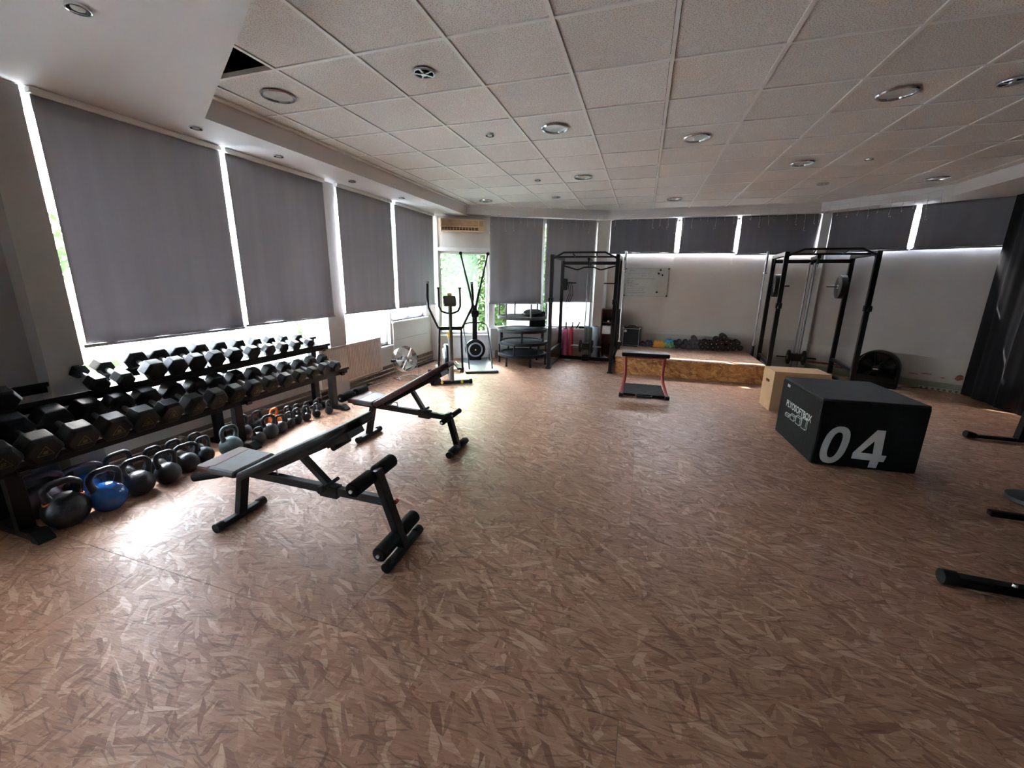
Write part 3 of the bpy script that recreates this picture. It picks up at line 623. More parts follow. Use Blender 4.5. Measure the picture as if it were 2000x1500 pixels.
# ---------------------------------------------------------------- air conditioner
loc, rz, L = frame(W0, W1); ac = thing('air_conditioner', 'beige split air conditioner above the glazed door', 'air conditioner', loc, rz)
MB().box(.22, 1.03, -.19, -.012, 2.40, 2.61).build('body', M_beige, ac, bevel=.015)
MB().box(.24, .90, -.196, -.19, 2.485, 2.585).build('front_panel', M_beiged, ac, bevel=.004)
MB().box(.92, 1.0, -.195, -.19, 2.485, 2.585).build('side_panel', M_beiged, ac, bevel=.004)
MB().box(.25, .90, -.194, -.19, 2.415, 2.46).build('air_outlet', M_slot, ac)
for i in range(11): MB().box(.28+i*.055, .289+i*.055, -.199, -.193, 2.415, 2.46).build('louvre', M_beige, ac)
MB().box(.25, .90, -.2, -.193, 2.435, 2.44).build('vane', M_beige, ac)
tag(MB().tube([(-.43, 6.83, 2.66), (-.43, 6.82, 2.45), (-.425, 6.82, 2.40)], .004, 5).tube([(-.425, 6.82, 2.40), (-.425, 6.82, 2.36)], .012, 8).build('pull_chain', M_white), 'white pull cord hanging beside the air conditioner', 'chain')

# ---------------------------------------------------------------- power cages
def cage(loc, rz, label, left=True):
    t = thing('power_cage', label, 'power rack', loc, rz, 'power cages'); Wd, D, Hh, s = 1.08, 1.04, (1.97 if left else 2.005), .06
    for x, y in ((0, 0), (Wd, 0), (0, D), (Wd, D)):
        u = MB().box(x-s/2, x+s/2, y-s/2, y+s/2, 0, Hh).build('upright', M_black, t, bevel=.003)
        hk = MB()
        for z in [.45+.05*i for i in range(28)]:
            if 1.0 < z < 1.14: continue
            hk.lathe([(.009, -s/2-.0015), (.009, -s/2+.0005)], 8, rotM('X', PI/2, (x, y, z)) @ Matrix.Scale(1, 4))
        hk.build('adjustment_hole', M_hole, u, kind='stuff')
        MB().box(x-.045, x+.045, y-.05, y+.05, 0, .02).build('foot_plate', M_black, t)
    for x in (0, Wd):
        MB().bar((x, 0, Hh-.03), (x, D, Hh-.03), .06).build('top_side_beam', M_black, t, bevel=.003)
        MB().bar((x, 0, .29), (x, D, .29), .05).build('side_beam', M_black, t, bevel=.003)
        MB().bar((x, 0, .03), (x, D, .03), .05).build('floor_beam', M_black, t, bevel=.003)
        for y, sg in ((0, 1), (D, -1)):
            MB().prism([(y+sg*.03, Hh-.06), (y+sg*.15, Hh-.06), (y+sg*.03, Hh-.18)], -.003, .003, Matrix(((0, 0, 1, x), (1, 0, 0, 0), (0, 1, 0, 0), (0, 0, 0, 1)))).build('gusset', M_black, t)
        q = MB().box(x-.04, x+.04, -.045, .035, 1.17, 1.25); q.prism([(-.045, 1.17), (-.12, 1.17), (-.13, 1.22), (-.11, 1.25), (-.10, 1.20), (-.045, 1.20)], -.02, .02, Matrix(((0, 0, 1, x), (1, 0, 0, 0), (0, 1, 0, 0), (0, 0, 0, 1))))
        q.build('bar_hook', M_blackm, t, bevel=.003)
    MB().bar((0, D, Hh-.10), (Wd, D, Hh-.10), .06).build('top_cross_beam', M_black, t, bevel=.003)
    MB().bar((0, D, .03), (Wd, D, .03), .06).build('floor_cross_beam', M_black, t, bevel=.003)
    MB().tube([(.02, -.01, Hh-.06), (.10, -.02, Hh-.02), (.20, -.04, Hh+.03), (.88, -.04, Hh+.03), (.98, -.02, Hh-.02), (1.06, -.01, Hh-.06)], .016, 10).build('pull_up_bar', M_black, t, smooth=True)
    MB().tube([(.03, .18, Hh-.03), (1.05, .18, Hh-.03)], .016, 10).build('pull_up_bar', M_black, t, smooth=True)
    for x in (.34, .74): MB().tube([(x, -.04, Hh+.03), (x+.02*(1 if x < .5 else -1), .18, Hh-.03)], .013, 8).build('grip_bar', M_black, t, smooth=True)
    # lat tower
    MB().bar((.54, D-.02, Hh-.06), (.54, D-.42, Hh-.045), .05).build('lat_arm', M_black, t, bevel=.004)
    for y in (D-.06, D-.40): MB().lathe([(.045, -.012), (.05, -.010), (.042, 0), (.05, .010), (.045, .012)], 18, rotM('Y', PI/2, (.54, y, Hh-.11))).build('pulley', M_blackm, t, smooth=True)
    for x in (.50, .58): MB().tube([(x, D-.10, .06), (x, D-.10, Hh-.12)], .0125, 10).build('guide_rod', M_rod, t, smooth=True)
    MB().tube([(.54, D-.42, Hh-.12), (.54, D-.42, Hh-.20)], .004, 6).tube([(.54, D-.15, Hh-.13), (.54, D-.15, .30)], .003, 6).build('cable', M_blackm, t)
    MB().box(.46, .62, D-.16, D-.04, .23, .36).build('carriage', M_black, t, bevel=.006)
    MB().tube([(.25, D-.10, .29), (.83, D-.10, .29)], .012, 10).build('weight_horn', M_steel if left else M_black, t, smooth=True)
    MB().box(.48, .60, D-.14, D-.02, 0, .12).build('low_pulley_block', M_black, t, bevel=.005)
    for x in (.22, .80): MB().box(x-.05, x+.05, D-.36, D-.22, .02, .035, None).build('foot_rest', M_steel, t)
    for x0, x1 in ((.03, .28), (1.05, .80)): MB().tube([(x0, D-.03, 1.50), (x1, D-.03, 1.50)], .012, 10).build('plate_peg', M_black, t, smooth=True)
    return t
M_rod = mat('dull_steel_rod', (.22, .23, .25), .3, .9)
M_hole = mat('backlit_hole_paint', (.55, .57, .6), .4, .3)  # pale discs paint the light that shows through the upright holes
def plate(p, r, th, axis, label, m=None):
    t = thing('weight_plate', label, 'weight plate', p, axis, 'weight plates on the power cages')
    M = rotM('Y', PI/2)
    MB().lathe([(.02, -th/2), (r*.9, -th/2), (r, -th/2+.006), (r, th/2-.006), (r*.9, th/2), (.02, th/2)], 32, M, cap=False).build('disc', m or M_blackm, t, smooth=True)
    MB().lathe([(.018, -th/2-.003), (.035, -th/2-.003), (.035, th/2+.003), (.018, th/2+.003)], 20, M, cap=False).build('hub', M_steel, t, smooth=True)
    return t
CL, RL = (.84, 6.49, 0), .01; CR_, RR = (4.345, 6.75, 0), -.10
cage(CL, RL, 'black power cage with curved pull-down bar, beside the trampoline stack')
cage(CR_, RR, 'black power cage in the corner behind the wooden box', False)
def loc_in(base, rz, x, y, z): return (base[0]+x*math.cos(rz)-y*math.sin(rz), base[1]+x*math.sin(rz)+y*math.cos(rz), base[2]+z)
for nm, base, rz in (('cage beside the trampolines', CL, RL), ('cage in the corner', CR_, RR)):
    plate(loc_in(base, rz, .43, .94, .29), .125, .035, rz, 'low weight plate on the trampoline side of the carriage, %s' % nm)
    plate(loc_in(base, rz, .655, .94, .29), .125, .035, rz, 'low weight plate on the platform-far side of the carriage, %s' % nm)
plate(loc_in(CR_, RR, .085, 1.01, 1.50), .19, .09, RR, 'thick black plate on the high peg near the platform')
plate(loc_in(CR_, RR, .995, 1.01, 1.50), .19, .09, RR, 'thick black plate on the high peg near the floor fan')
# lat bar hanging
lb_ = thing('pull_down_bar', 'bent black pull-down bar hanging in the cage by the trampolines', 'bar', loc_in(CL, RL, .54, .73, 0), RL)
MB().tube([(-.50, 0, 1.82), (-.24, 0, 1.745), (-.20, 0, 1.742), (-.09, 0, 1.785), (0, 0, 1.79), (.09, 0, 1.785), (.20, 0, 1.742), (.24, 0, 1.745), (.50, 0, 1.82)], .014, 10).build('bar', M_black, lb_, smooth=True)
MB().tube([(0, 0, 1.79), (0, 0, 1.77+.0), (0, 0, 1.84)], .008, 8).build('clip', M_chrome, lb_, smooth=True)
# resistance bands and pouch
rb = thing('resistance_bands', 'black resistance bands draped over the high peg of the cage', 'resistance bands', loc_in(CL, RL, .12, .94, 0), RL)
for k, (dx, z) in enumerate(((0, .98), (.035, .93), (.07, 1.05))):
    MB().tube([(dx, 0, 1.52), (dx+.03, -.02, 1.42), (dx+.05, -.03, 1.30), (dx+.0, -.03, 1.15), (dx-.02, -.02, z+.1), (dx+.01, 0, z)], .007, 6).build('band', M_blackm, rb, smooth=True)
tag(MB().box(-.05, .05, -.05, .05, -.11, .11).build('pouch', M_blackm, loc=loc_in(CL, RL, .07, .95, 1.47), rz=RL, bevel=.02), 'grey-black pouch on the high peg of the cage by the trampolines', 'pouch')
def barbell(p, label):
    t = thing('barbell', label, 'barbell', p, 0, 'barbells standing upright by the cages')
    MB().tube([(0, 0, .45), (0, 0, 1.72)], .0135, 12).build('shaft', M_steel, t, smooth=True)
    MB().tube([(0, 0, .06), (0, 0, .44)], .025, 14).build('sleeve', M_black, t, smooth=True)
    MB().tube([(0, 0, 1.73), (0, 0, 2.07)], .022, 14).build('sleeve', M_chrome, t, smooth=True)
    for z in (.44, 1.70): MB().lathe([(.036, z), (.036, z+.02)], 18).build('collar', M_chrome, t)
    MB().lathe([(.045, 0), (.045, .05), (.03, .06)], 16).build('holder_cup', M_black, t)
barbell(loc_in(CL, RL, 1.17, .78, 0), 'upright barbell with chrome sleeve beside the cage near the bookshelf')
barbell((4.315, 7.70, 0), 'upright barbell with chrome sleeve between platform and corner cage')

# ---------------------------------------------------------------- trampolines
for k, z in enumerate((.20, .42, .65, .885)):
    inv = k == 3
    t = thing('trampoline', ['lowest round fitness trampoline of the stack', 'second trampoline from the floor in the stack', 'third trampoline from the floor in the stack', 'topmost trampoline of the stack, turned legs up'][k], 'trampoline', (.27+.012*math.sin(k*2), 6.74-.01*k, z), k*.35+.1, 'stacked fitness trampolines')
    R = .455
    MB().lathe([(R-.02, -.034), (R+.002, -.032), (R+.006, 0), (R-.002, .020), (R-.05, .022), (R-.06, -.0)], 40, cap=False).build('rim', M_trampt if inv else M_blackm, t, smooth=True)
    MB().lathe([(R-.055, .008), (.001, .008)], 40, cap=False).lathe([(R-.055, .002), (.001, .002)], 40, cap=False).build('jumping_mat', M_tramp, t)
    bn = MB()
    for q in range(30):
        a = q*2*PI/30; bn.tube([(math.cos(a)*(R-.07), math.sin(a)*(R-.07), .007), (math.cos(a)*(R-.01), math.sin(a)*(R-.01), .0)], .004, 4)
    bn.build('bungees', M_blackm, t, kind='stuff')
    for q in range(6):
        a = q*PI/3; s = 1 if inv else -1; x, y = math.cos(a)*(R-.012), math.sin(a)*(R-.012); hl = .20 if k < 3 else .25
        MB().tube([(x, y, 0), (x, y, s*(hl-.0))], .017, 10).lathe([(.024, s*(hl-.02)), (.017, s*hl)], 10, Matrix.Translation((x, y, 0))).build('leg', mat('tube_steel', (.17, .17, .18), .5, .3) if inv else M_blackm, t, smooth=True)
    if k == 3:
        pass
# spiky balance pad / massage dome leaning on top
sp = thing('spiky_disc', 'dark spiky disc leaning behind the top trampoline legs', 'disc', (.42, 6.84, .945))
MB().lathe([(.16, -.03), (.17, 0), (.16, .03), (.05, .04)], 28, rotM('X', .25)).build('disc', M_rub, sp, smooth=True)
k = MB()
for q in range(28):
    a = q*2*PI/28; k.lathe([(.008, 0), (.004, .03)], 6, Matrix.Rotation(.25, 4, 'X') @ Matrix.Translation((math.cos(a)*.165, math.sin(a)*.165, 0)) @ Matrix.Rotation(a, 4, 'Z') @ Matrix.Rotation(PI/2, 4, 'Y'))
k.build('spikes', M_rub, sp, kind='stuff')
sp2 = thing('studded_board', 'black studded board standing inside the trampoline stack', 'board', (.47, 7.05, .665), .5)
MB().box(-.16, .16, -.02, .02, 0, .30).build('board', M_rub, sp2, bevel=.02)
k = MB()
for q in range(9): k.lathe([(.008, 0), (.004, .025)], 6, Matrix.Translation((-.15+q*.0375, 0, .30)))
for q in range(7): k.lathe([(.008, 0), (.004, .025)], 6, Matrix.Translation((.16, 0, .03+q*.04)) @ Matrix.Rotation(PI/2, 4, 'Y'))
k.build('studs', M_rub, sp2, kind='stuff')

# ---------------------------------------------------------------- ski machine
rz = math.atan2(.64, .37)-PI/2+.12
sk = thing('ski_machine', 'tall black ski ergometer with round flywheel on a grey mat board', 'exercise machine', (-.41, 6.18, 0), math.radians(29.5))
MB().box(-.28, .28, -.60, .60, 0, .04).build('base_board', M_mat, sk, bevel=.012)
MB().box(-.045, .045, .42, .50, .30, 1.02).build('column', M_black, sk, bevel=.01)
fw = MB().lathe([(.05, -.075), (.17, -.07), (.19, -.05), (.19, .06), (.12, .08)], 36, rotM('X', PI/2, (0, .42, .245))).build('flywheel_housing', M_blackm, sk, smooth=True)
MB().lathe([(.11, .0), (.125, .006), (.14, .0)], 32, rotM('X', PI/2, (0, .338, .245)), cap=False).build('inner_ring', M_steel, fw, smooth=True)
MB().lathe([(.018, .0), (.014, .012)], 14, rotM('X', PI/2, (0, .34, .245))).build('hub', M_chrome, fw, smooth=True)
g = MB()
for q in range(20):
    a = q*2*PI/20; g.bar((math.cos(a)*.05, .345, .245+math.sin(a)*.05), (math.cos(a)*.17, .343, .245+math.sin(a)*.17), .004, .004)
g.build('grille', M_blackm, fw, kind='stuff')
MB().box(-.12, .12, .38, .54, .04, .09).build('base_block', M_blackm, sk, bevel=.01)
for s in (-1, 1):
    MB().tube([(s*.012, .46, 1.00), (s*.10, .455, 1.38), (s*.245, .45, 1.98)], [.026, .020, .014], 8).build('arm', M_black, sk, smooth=True)
    MB().lathe([(.03, -.02), (.03, .02)], 14, rotM('X', PI/2, (s*.25, .44, 2.0))).build('pulley', M_blackm, sk)
    MB().tube([(s*.25, .41, 1.99), (s*.07, .40, 1.02)], .002, 4).build('pull_line', M_blackm, sk)
    MB().tube([(s*.07, .40, 1.02), (s*.075, .39, .93)], .004, 6).tube([(s*.045, .39, .93), (s*.115, .39, .93)], .012, 8).build('handle', M_blackm, sk)
MB().tube([(-.25, .45, 2.01), (.25, .45, 2.01)], .003, 5).build('top_line', M_black, sk)
MB().box(-.065, .065, .36, .44, .86, .98).build('monitor', M_blackm, sk, bevel=.01)
MB().tube([(-.20, -.42, .04), (-.215, -.1, .36), (-.225, .30, .66), (-.20, .38, .725), (-.12, .42, .75), (.12, .42, .75), (.20, .38, .725), (.225, .30, .66), (.215, -.1, .36), (.20, -.42, .04)], .0125, 10).build('hoop', M_black, sk, smooth=True)

# ---------------------------------------------------------------- elliptical trainer
el = thing('cross_trainer', 'black elliptical cross trainer with tilted console and long arms', 'exercise machine', (-.29, 4.84, 0), math.radians(33))
MB().bar((-.27, -.02, .035), (.27, -.02, .035), .06, .05).build('front_stabiliser', M_black, el, bevel=.01)
for s in (-1, 1): MB().tube([(s*.27, -.02, .035), (s*.31, -.02, .035)], .036, 12).build('foot_cap', M_blackm, el)
for s in (-1, 1): MB().lathe([(.02, -.01), (.02, .01)], 12, rotM('X', PI/2, (s*.15, -.055, .04))).build('level_knob', M_yel, el)
MB().tube([(0, -.02, .05), (0, .02, .5), (0, .05, 1.18)], [.038, .035, .032], 12).build('mast', M_steelg if 'M_steelg' in globals() else mat('grey_mast', (.11, .10, .095), .4), el, smooth=True)
MB().box(-.095, .095, -.02, .04, -.085, .085, Matrix.Translation((0, .04, 1.24)) @ Matrix.Rotation(-.5, 4, 'X')).build('console', mat('console_brown', (.06, .05, .045), .35), el, bevel=.045)
MB().box(-.03, .03, -.028, .0, .062, .095, Matrix.Translation((0, .04, 1.25)) @ Matrix.Rotation(-.5, 4, 'X')).build('console_tab', M_yel, el)
MB().tube([(-.155, .08, 1.42), (-.155, .06, 1.30), (-.155, .05, 1.16), (-.12, .04, 1.09), (-.04, .03, 1.06), (.04, .03, 1.06), (.12, .04, 1.09), (.155, .05, 1.16), (.155, .06, 1.30), (.155, .08, 1.42)], .014, 10).build('fixed_handle', M_blackm, el, smooth=True)
for s in (-1, 1): MB().lathe([(.022, 0), (.024, .02)], 12, Matrix.Translation((s*.155, .08, 1.41))).build('end_cap', M_black, el)
MB().bar((-.17, .03, .84), (.17, .03, .84), .05).build('pivot_bar', M_black, el, bevel=.005)
MB().box(-.05, -.02, -.03, -.015, .70, .79).build('warning_tag', M_yel, el)
for s in (-1, 1):
    MB().tube([(s*.315, -.02, 1.49), (s*.325, -.06, 1.30), (s*.315, -.05, 1.15), (s*.20, .02, .90), (s*.17, .03, .84)], [.018, .018, .017, .016, .016], 10).build('swing_arm', M_black, el, smooth=True)
    MB().tube([(s*.315, -.022, 1.48), (s*.315, -.018, 1.51)], .022, 10).build('arm_cap', M_chrome, el)
    MB().tube([(s*.16, .03, .84), (s*.17, .05, .5), (s*.18, .08-.03*s, .16)], .016, 10).build('lower_link', M_black, el, smooth=True)
    MB().tube([(s*.18, .06, .17), (s*.16, .66, .20)], .018, 10).build('pedal_rail', M_black, el, smooth=True)
    MB().box(s*.16-.055, s*.16+.055, .12, .44, .185, .215).build('pedal', M_blackm, el, bevel=.02)
MB().lathe([(.05, -.06), (.21, -.055), (.235, -.03), (.235, .03), (.21, .055), (.05, .06)], 32, rotM('Y', PI/2, (0, .52, .30))).build('flywheel_cover', M_blackm, el, smooth=True)
for s in (-1, 1): MB().lathe([(.17, -.01), (.15, .01), (.05, .018)], 28, rotM('Y', PI/2*s, (s*.065, .52, .30))).build('crank_disc', M_steel, el, smooth=True)
MB().bar((-.25, .76, .035), (.25, .76, .035), .06, .05).build('rear_stabiliser', M_chrome, el, bevel=.01)
for s in (-1, 1): MB().tube([(s*.24, .76, .035), (s*.30, .76, .035)], .036, 12).build('foot_cap', M_blackm, el)
MB().tube([(0, .0, .06), (0, .5, .09), (0, .76, .06)], .025, 10).build('floor_spine', M_black, el, smooth=True)

# ---------------------------------------------------------------- chrome fan by the left wall
fn = thing('floor_fan', 'chrome caged floor fan tilted up against the wall by the radiator', 'fan', (-1.14, 4.92, 0), math.radians(68))
T = Matrix.Translation((0, 0, .31)) @ Matrix.Rotation(PI/2-.30, 4, 'X')
R = .20
def TP(p): return T @ Vector(p)
MB().lathe([(R, -.055), (R+.006, 0), (R, .055), (R-.008, .05), (R-.004, 0), (R-.008, -.05)], 36, T, cap=False).build('drum_ring', M_chrome, fn, smooth=True)
g = MB()
for r2 in [.035+.02*i for i in range(8)]: g.tube([TP((r2*math.cos(a*2*PI/28), r2*math.sin(a*2*PI/28), .06)) for a in range(28)], .0012, 4, closed=True)
for q in range(10): a = q*PI/5; g.tube([TP((.03*math.cos(a), .03*math.sin(a), .062)), TP((R*math.cos(a), R*math.sin(a), .055))], .0016, 4)
g.build('front_guard', M_chrome, fn, kind='stuff')
for q in range(4):
    a0 = q*PI/2+.3; pts = []
    v = []
    for i in range(7):
        r_ = .03+.145*i/6
        for s, dz in ((-.42, -.025), (.42, .025)): v.append(TP((r_*math.cos(a0+s*(.5+.5*i/6)), r_*math.sin(a0+s*(.5+.5*i/6)), dz)))
    MB().add(v, [(2*i, 2*i+1, 2*i+3, 2*i+2) for i in range(6)]).build('blade', M_alu, fn, smooth=True).modifiers.new('t', 'SOLIDIFY').thickness = .0015
MB().lathe([(.036, -.03), (.036, .03), (.02, .045)], 20, T).build('hub', M_steel, fn, smooth=True)
for a in (.9, .9+PI): MB().bar(TP((.03*math.cos(a), .03*math.sin(a), .065)), TP((.19*math.cos(a), .19*math.sin(a), .06)), .018, .004).build('guard_bar', M_white, fn)
MB().lathe([(.05, -.14), (.055, -.07), (.04, -.05)], 20, T).build('motor', M_black, fn, smooth=True)
for s in (-1, 1):
    MB().lathe([(.02, -.02), (.02, .02)], 12, rotM('Y', PI/2, (s*.225, 0, .31))).build('tilt_knob', M_black, fn)
    MB().tube([(s*.222, 0, .31), (s*.205, -.04, .14), (s*.17, -.10, .012)], .008, 8).build('leg', M_steel, fn, smooth=True)
MB().tube([(-.17, -.10, .012), (-.16, .10, .012), (.16, .10, .012), (.17, -.10, .012)], .008, 8).build('floor_loop', M_chrome, fn, smooth=True)

# ---------------------------------------------------------------- weight benches
def bench(loc, rz, label, seat_m, back_m, near):
    t = thing('weight_bench', label, 'bench', loc, rz, 'adjustable weight benches in the open')
    Lb = 1.2 if near else .97
    def floorbar(x, hw):
        MB().bar((x, -hw, .03), (x, hw, .03), .05, .04).build('floor_bar', M_black, t, bevel=.008)
        for s in (-1, 1): MB().tube([(x, s*(hw-.03), .032), (x, s*(hw+.02), .032)], .03, 12).build('bar_cap', M_rub, t, smooth=True)
    floorbar(0, .16); floorbar(Lb, .17)
    MB().bar((0, 0, .04), (.075, 0, .36), .045, .06).build('seat_post', M_black, t, bevel=.004)
    zb0, zb1 = .34, .315
    MB().bar((-.05 if near else -.16, 0, zb0+.015), (Lb-.09, 0, zb1), .04, .05).build('main_beam', M_black, t, bevel=.004)
    # front leg leaning back with rollers
    xt = Lb-.15
    MB().bar((Lb, 0, .04), (xt if near else xt+.06, 0, .50 if near else .36), .045, .06).build('front_leg', M_black, t, bevel=.004)
    def roller(x, z, r=.042, w_=.20, nm='foam_roller'):
        MB().tube([(x, -w_*1.05, z), (x, w_*1.05, z)], .010, 8).build('roller_axle', M_steel, t, smooth=True)
        for s in (-1, 1):
            MB().tube([(x, s*.022, z), (x, s*.03, z), (x, s*(w_-.01), z), (x, s*w_, z)], [r*.8, r, r, r*.75], 18).build(nm, M_foam, t, smooth=True)
    if near:
        roller(xt-.02, .47); roller(Lb-.035, .11)
    else:
        roller(xt-.0+.09, .33, .024, .19, 'grip_roller'); roller(Lb+.0, .045, .03, .16, 'grip_roller')
        MB().bar((-.12, 0, .33), (-.15, 0, .43), .04).build('roller_arm', M_black, t)
        roller(-.15, .44, .042, .19)
    # seat pad
    sx0, sx1, sz = (-.125, .175, .385) if near else (-.12, .16, .385)
    MB().box(sx0, sx1, -.155, .155, sz, sz+.045, Matrix.Translation((0, 0, 0)) @ Matrix.Rotation(.03, 4, 'Y')).build('seat', seat_m, t, bevel=.02)
    MB().prism([(sx0-.0, -.156), (sx0+.10, -.156), (sx0+.13, -.12), (sx0+.11, .156), (sx0, .156)], sz+.0, sz+.047, Matrix.Rotation(.03, 4, 'Y')).build('seat_patch', M_seatr, t, bevel=.018)
    MB().bar((sx0+.06, -.10, sz-.01), (sx1-.05, -.10, sz-.01), .02).bar((sx0+.06, .10, sz-.01), (sx1-.05, .10, sz-.01), .02).build('seat_frame', M_black, t)
    if near: MB().bar((-.30, -.05, .27), (-.03, -.05, .345), .05, .055).build('grip_handle', M_foam, t, bevel=.02)
    # back pad
    a = math.radians(27 if near else 30); bl = .94 if near else .86; bx, bz = (.19, .36) if near else (.19, .375)
    Mb = Matrix.Translation((bx, 0, bz)) @ Matrix.Rotation(-a, 4, 'Y')
    poly = [(0, -.14), (bl*.25, -.15), (bl*.8, -.145), (bl*.95, -.115), (bl, -.06), (bl, .06), (bl*.95, .115), (bl*.8, .145), (bl*.25, .15), (0, .14)]
    MB().prism(poly, 0, .05, Mb).build('back_pad', back_m, t, bevel=.014)
    MB().box(.02, bl*.8, -.03, .03, -.035, -.001, Mb).build('back_frame', M_black, t, bevel=.003)
    MB().box(bl*.70, bl*.88, -.07, .07, -.04, -.001, Mb).build('head_bracket', M_black, t, bevel=.003)
    MB().tube([Mb @ Vector((bl*.72, -.05, -.05)), Mb @ Vector((bl*.72, .09, -.05))], .018, 10).build('lock_knob', M_blackm, t, smooth=True)
    e = Mb @ Vector((bl*.42, 0, -.03)); fx = .72 if near else .63
    MB().bar(e, (fx, 0, .36), .04, .035).build('support_strut', M_black, t, bevel=.003)
    MB().bar((fx-.05, 0, zb1+.01), (fx+.07, 0, zb1+.005), .055, .075).build('sliding_sleeve', M_blackm, t, bevel=.005)
    MB().tube([(fx+.01, -.07, .365), (fx+.01, .07, .365)], .012, 8).lathe([(.024, -.015), (.024, .015)], 12, rotM('X', PI/2, (fx+.01, -.075, .365))).build('pop_pin', M_blackm, t, smooth=True)
    MB().tube([(.26, 0, .36), (.30, 0, .40), (.34, 0, .40), (.35, 0, .35)], .005, 6).build('spring_clip', M_steel, t)
    if near: MB().tube([(Lb-.055, .022, .30), (Lb-.055, .045, .30)], .014, 10).build('red_knob', M_red, t, smooth=True)
    return t
bench((-.045, 1.165, 0), math.radians(2.5), 'nearest black weight bench with grey and maroon seat', M_seat, M_rub, True)
bench((-.13, 2.63, 0), math.radians(0), 'weight bench with maroon-sided raised back in front of the radiator', mat('slate_vinyl', (.03, .034, .045), .4), M_backr, False)

# ---------------------------------------------------------------- red-legged step / glute bench
rs = thing('red_frame_bench', 'low bench with black pad and curved red legs before the platform', 'bench', (2.48, 5.08, 0), .05)
for s in (-1, 1):
    MB().tube([(s*.30, 0, .02), (s*.285, .16, .08), (s*.262, .32, .16), (s*.255, .40, .25), (s*.262, .43, .36), (s*.272, .43, .50)], [.022]*6, 8).build('leg', M_red, rs, smooth=True)
    MB().box(s*.30-.028, s*.30+.028, -.03, .04, 0, .05).build('foot_cap', M_blackm, rs, bevel=.006)
MB().box(-.27, .27, .41, .45, .47, .50).build('top_rail', M_red, rs, bevel=.004)
MB().box(-.325, .325, .33, .56, .50, .56).build('pad', M_rub, rs, bevel=.015)
MB().box(-.275, .275, .02, .62, .015, .045).build('base_plate', M_foam, rs, bevel=.004)
for i in range(12): MB().box(-.25, .25, .06+i*.045, .07+i*.045, .045, .049).build('tread', M_blackm, rs)
MB().tube([(-.11, .03, .03), (-.09, -.035, .028), (.09, -.035, .028), (.11, .03, .03)], .012, 8).build('pull_handle', M_rub, rs, smooth=True)

# ---------------------------------------------------------------- wooden box
wx = thing('plywood_jump_box', 'plain birch plywood jump box with a slot handle', 'box', (3.965, 5.05, 0), math.radians(4))
MB().box(0, .60, 0, .018, 0, .48).build('front_panel', M_ply, wx, bevel=.001)
MB().box(0, .60, .342, .36, 0, .48).build('back_panel', M_ply, wx, bevel=.001)
MB().box(.582, .60, .018, .342, 0, .48).build('side_panel', M_ply, wx, bevel=.001)
MB().box(-.0, .60, 0, .36, .481, .50).build('top_panel', M_ply, wx, bevel=.002)
k = MB(); hy0, hy1, hz0, hz1 = .13, .24, .335, .37
k.box(0, .018, .018, hy0, 0, .48).box(0, .018, hy1, .342, 0, .48).box(0, .018, hy0, hy1, 0, hz0).box(0, .018, hy0, hy1, hz1, .48)
k.build('slotted_side_panel', M_ply, wx)

# ---------------------------------------------------------------- soft plyo box
pb = thing('soft_jump_box', 'big black soft jump box printed with a white 04', 'box', (3.89, 3.44, 0), math.atan2(.05, .77))
MB().box(0, .772, 0, .86, 0, .585).build('body', M_vinyl, pb, bevel=.018)
tp = MB().box(.004, .768, .004, .856, .572, .60).build('lid', M_vinylt, pb, bevel=.012)
def curve_mesh(cu, name, m, M):
    tmp = bpy.data.objects.new(name, cu); C.objects.link(tmp); bpy.context.view_layer.update()
    me = bpy.data.meshes.new_from_object(tmp); bpy.data.objects.remove(tmp); me.name = name
    me.materials.clear(); me.materials.append(m)
    o = bpy.data.objects.new(name, me); C.objects.link(o); o.parent = pb; o.matrix_local = M; return o
def flat(pts, m, name, M, th=.0012, holes=None):
    cu = bpy.data.curves.new(name, 'CURVE'); cu.dimensions = '2D'; cu.fill_mode = 'BOTH'; cu.extrude = th/2
    for lp in [pts]+(holes or []):
        sp = cu.splines.new('POLY'); sp.points.add(len(lp)-1); sp.use_cyclic_u = True
        for i, p in enumerate(lp): sp.points[i].co = (p[0], p[1], 0, 1)
    cu.materials.append(m); return curve_mesh(cu, name, m, M)
MF = Matrix(((1, 0, 0, 0), (0, 0, 1, -.0006), (0, 1, 0, 0), (0, 0, 0, 1)))       # front face: x=u, y=z
MF = Matrix.Translation((0, -.0005, 0)) @ Matrix.Rotation(PI/2, 4, 'X')
def ell(cx, cy, rx, ry, sh, n=40, p=2.4):
    o = []
    for i in range(n):
        a = 2*PI*i/n; c, s = math.cos(a), math.sin(a); x = rx*math.copysign(abs(c)**(2/p), c); y = ry*math.copysign(abs(s)**(2/p), s); o.append((cx+x+sh*y, cy+y))
    return o
flat(ell(.153, .195, .094, .172, .16), M_print, 'digit_zero', MF, holes=[ell(.153, .195, .040, .118, .16)])
flat([(.434, .362), (.494, .362), (.502, .141), (.540, .141), (.528, .083), (.493, .083), (.485, .021), (.424, .021), (.431, .086), (.292, .088), (.296, .143)], M_print, 'digit_four', MF, holes=[[(.352, .149), (.432, .262), (.438, .147)]])
MS = Matrix(((0, 0, -1, -.0006), (-1, 0, 0, .86), (0, 1, 0, 0), (0, 0, 0, 1)))   # side face x=0: u from back to front
tx = bpy.data.curves.new('box_lettering', 'FONT'); tx.body = 'PLYOSOFTBOX'; tx.size = .092; tx.offset = .0012; tx.extrude = .0005; tx.materials.append(M_print)
curve_mesh(tx, 'box_lettering', M_print, MS @ Matrix.Translation((.175, .335, 0)) @ Matrix.Diagonal((.88, 1, 1, 1)))
ic = MB()
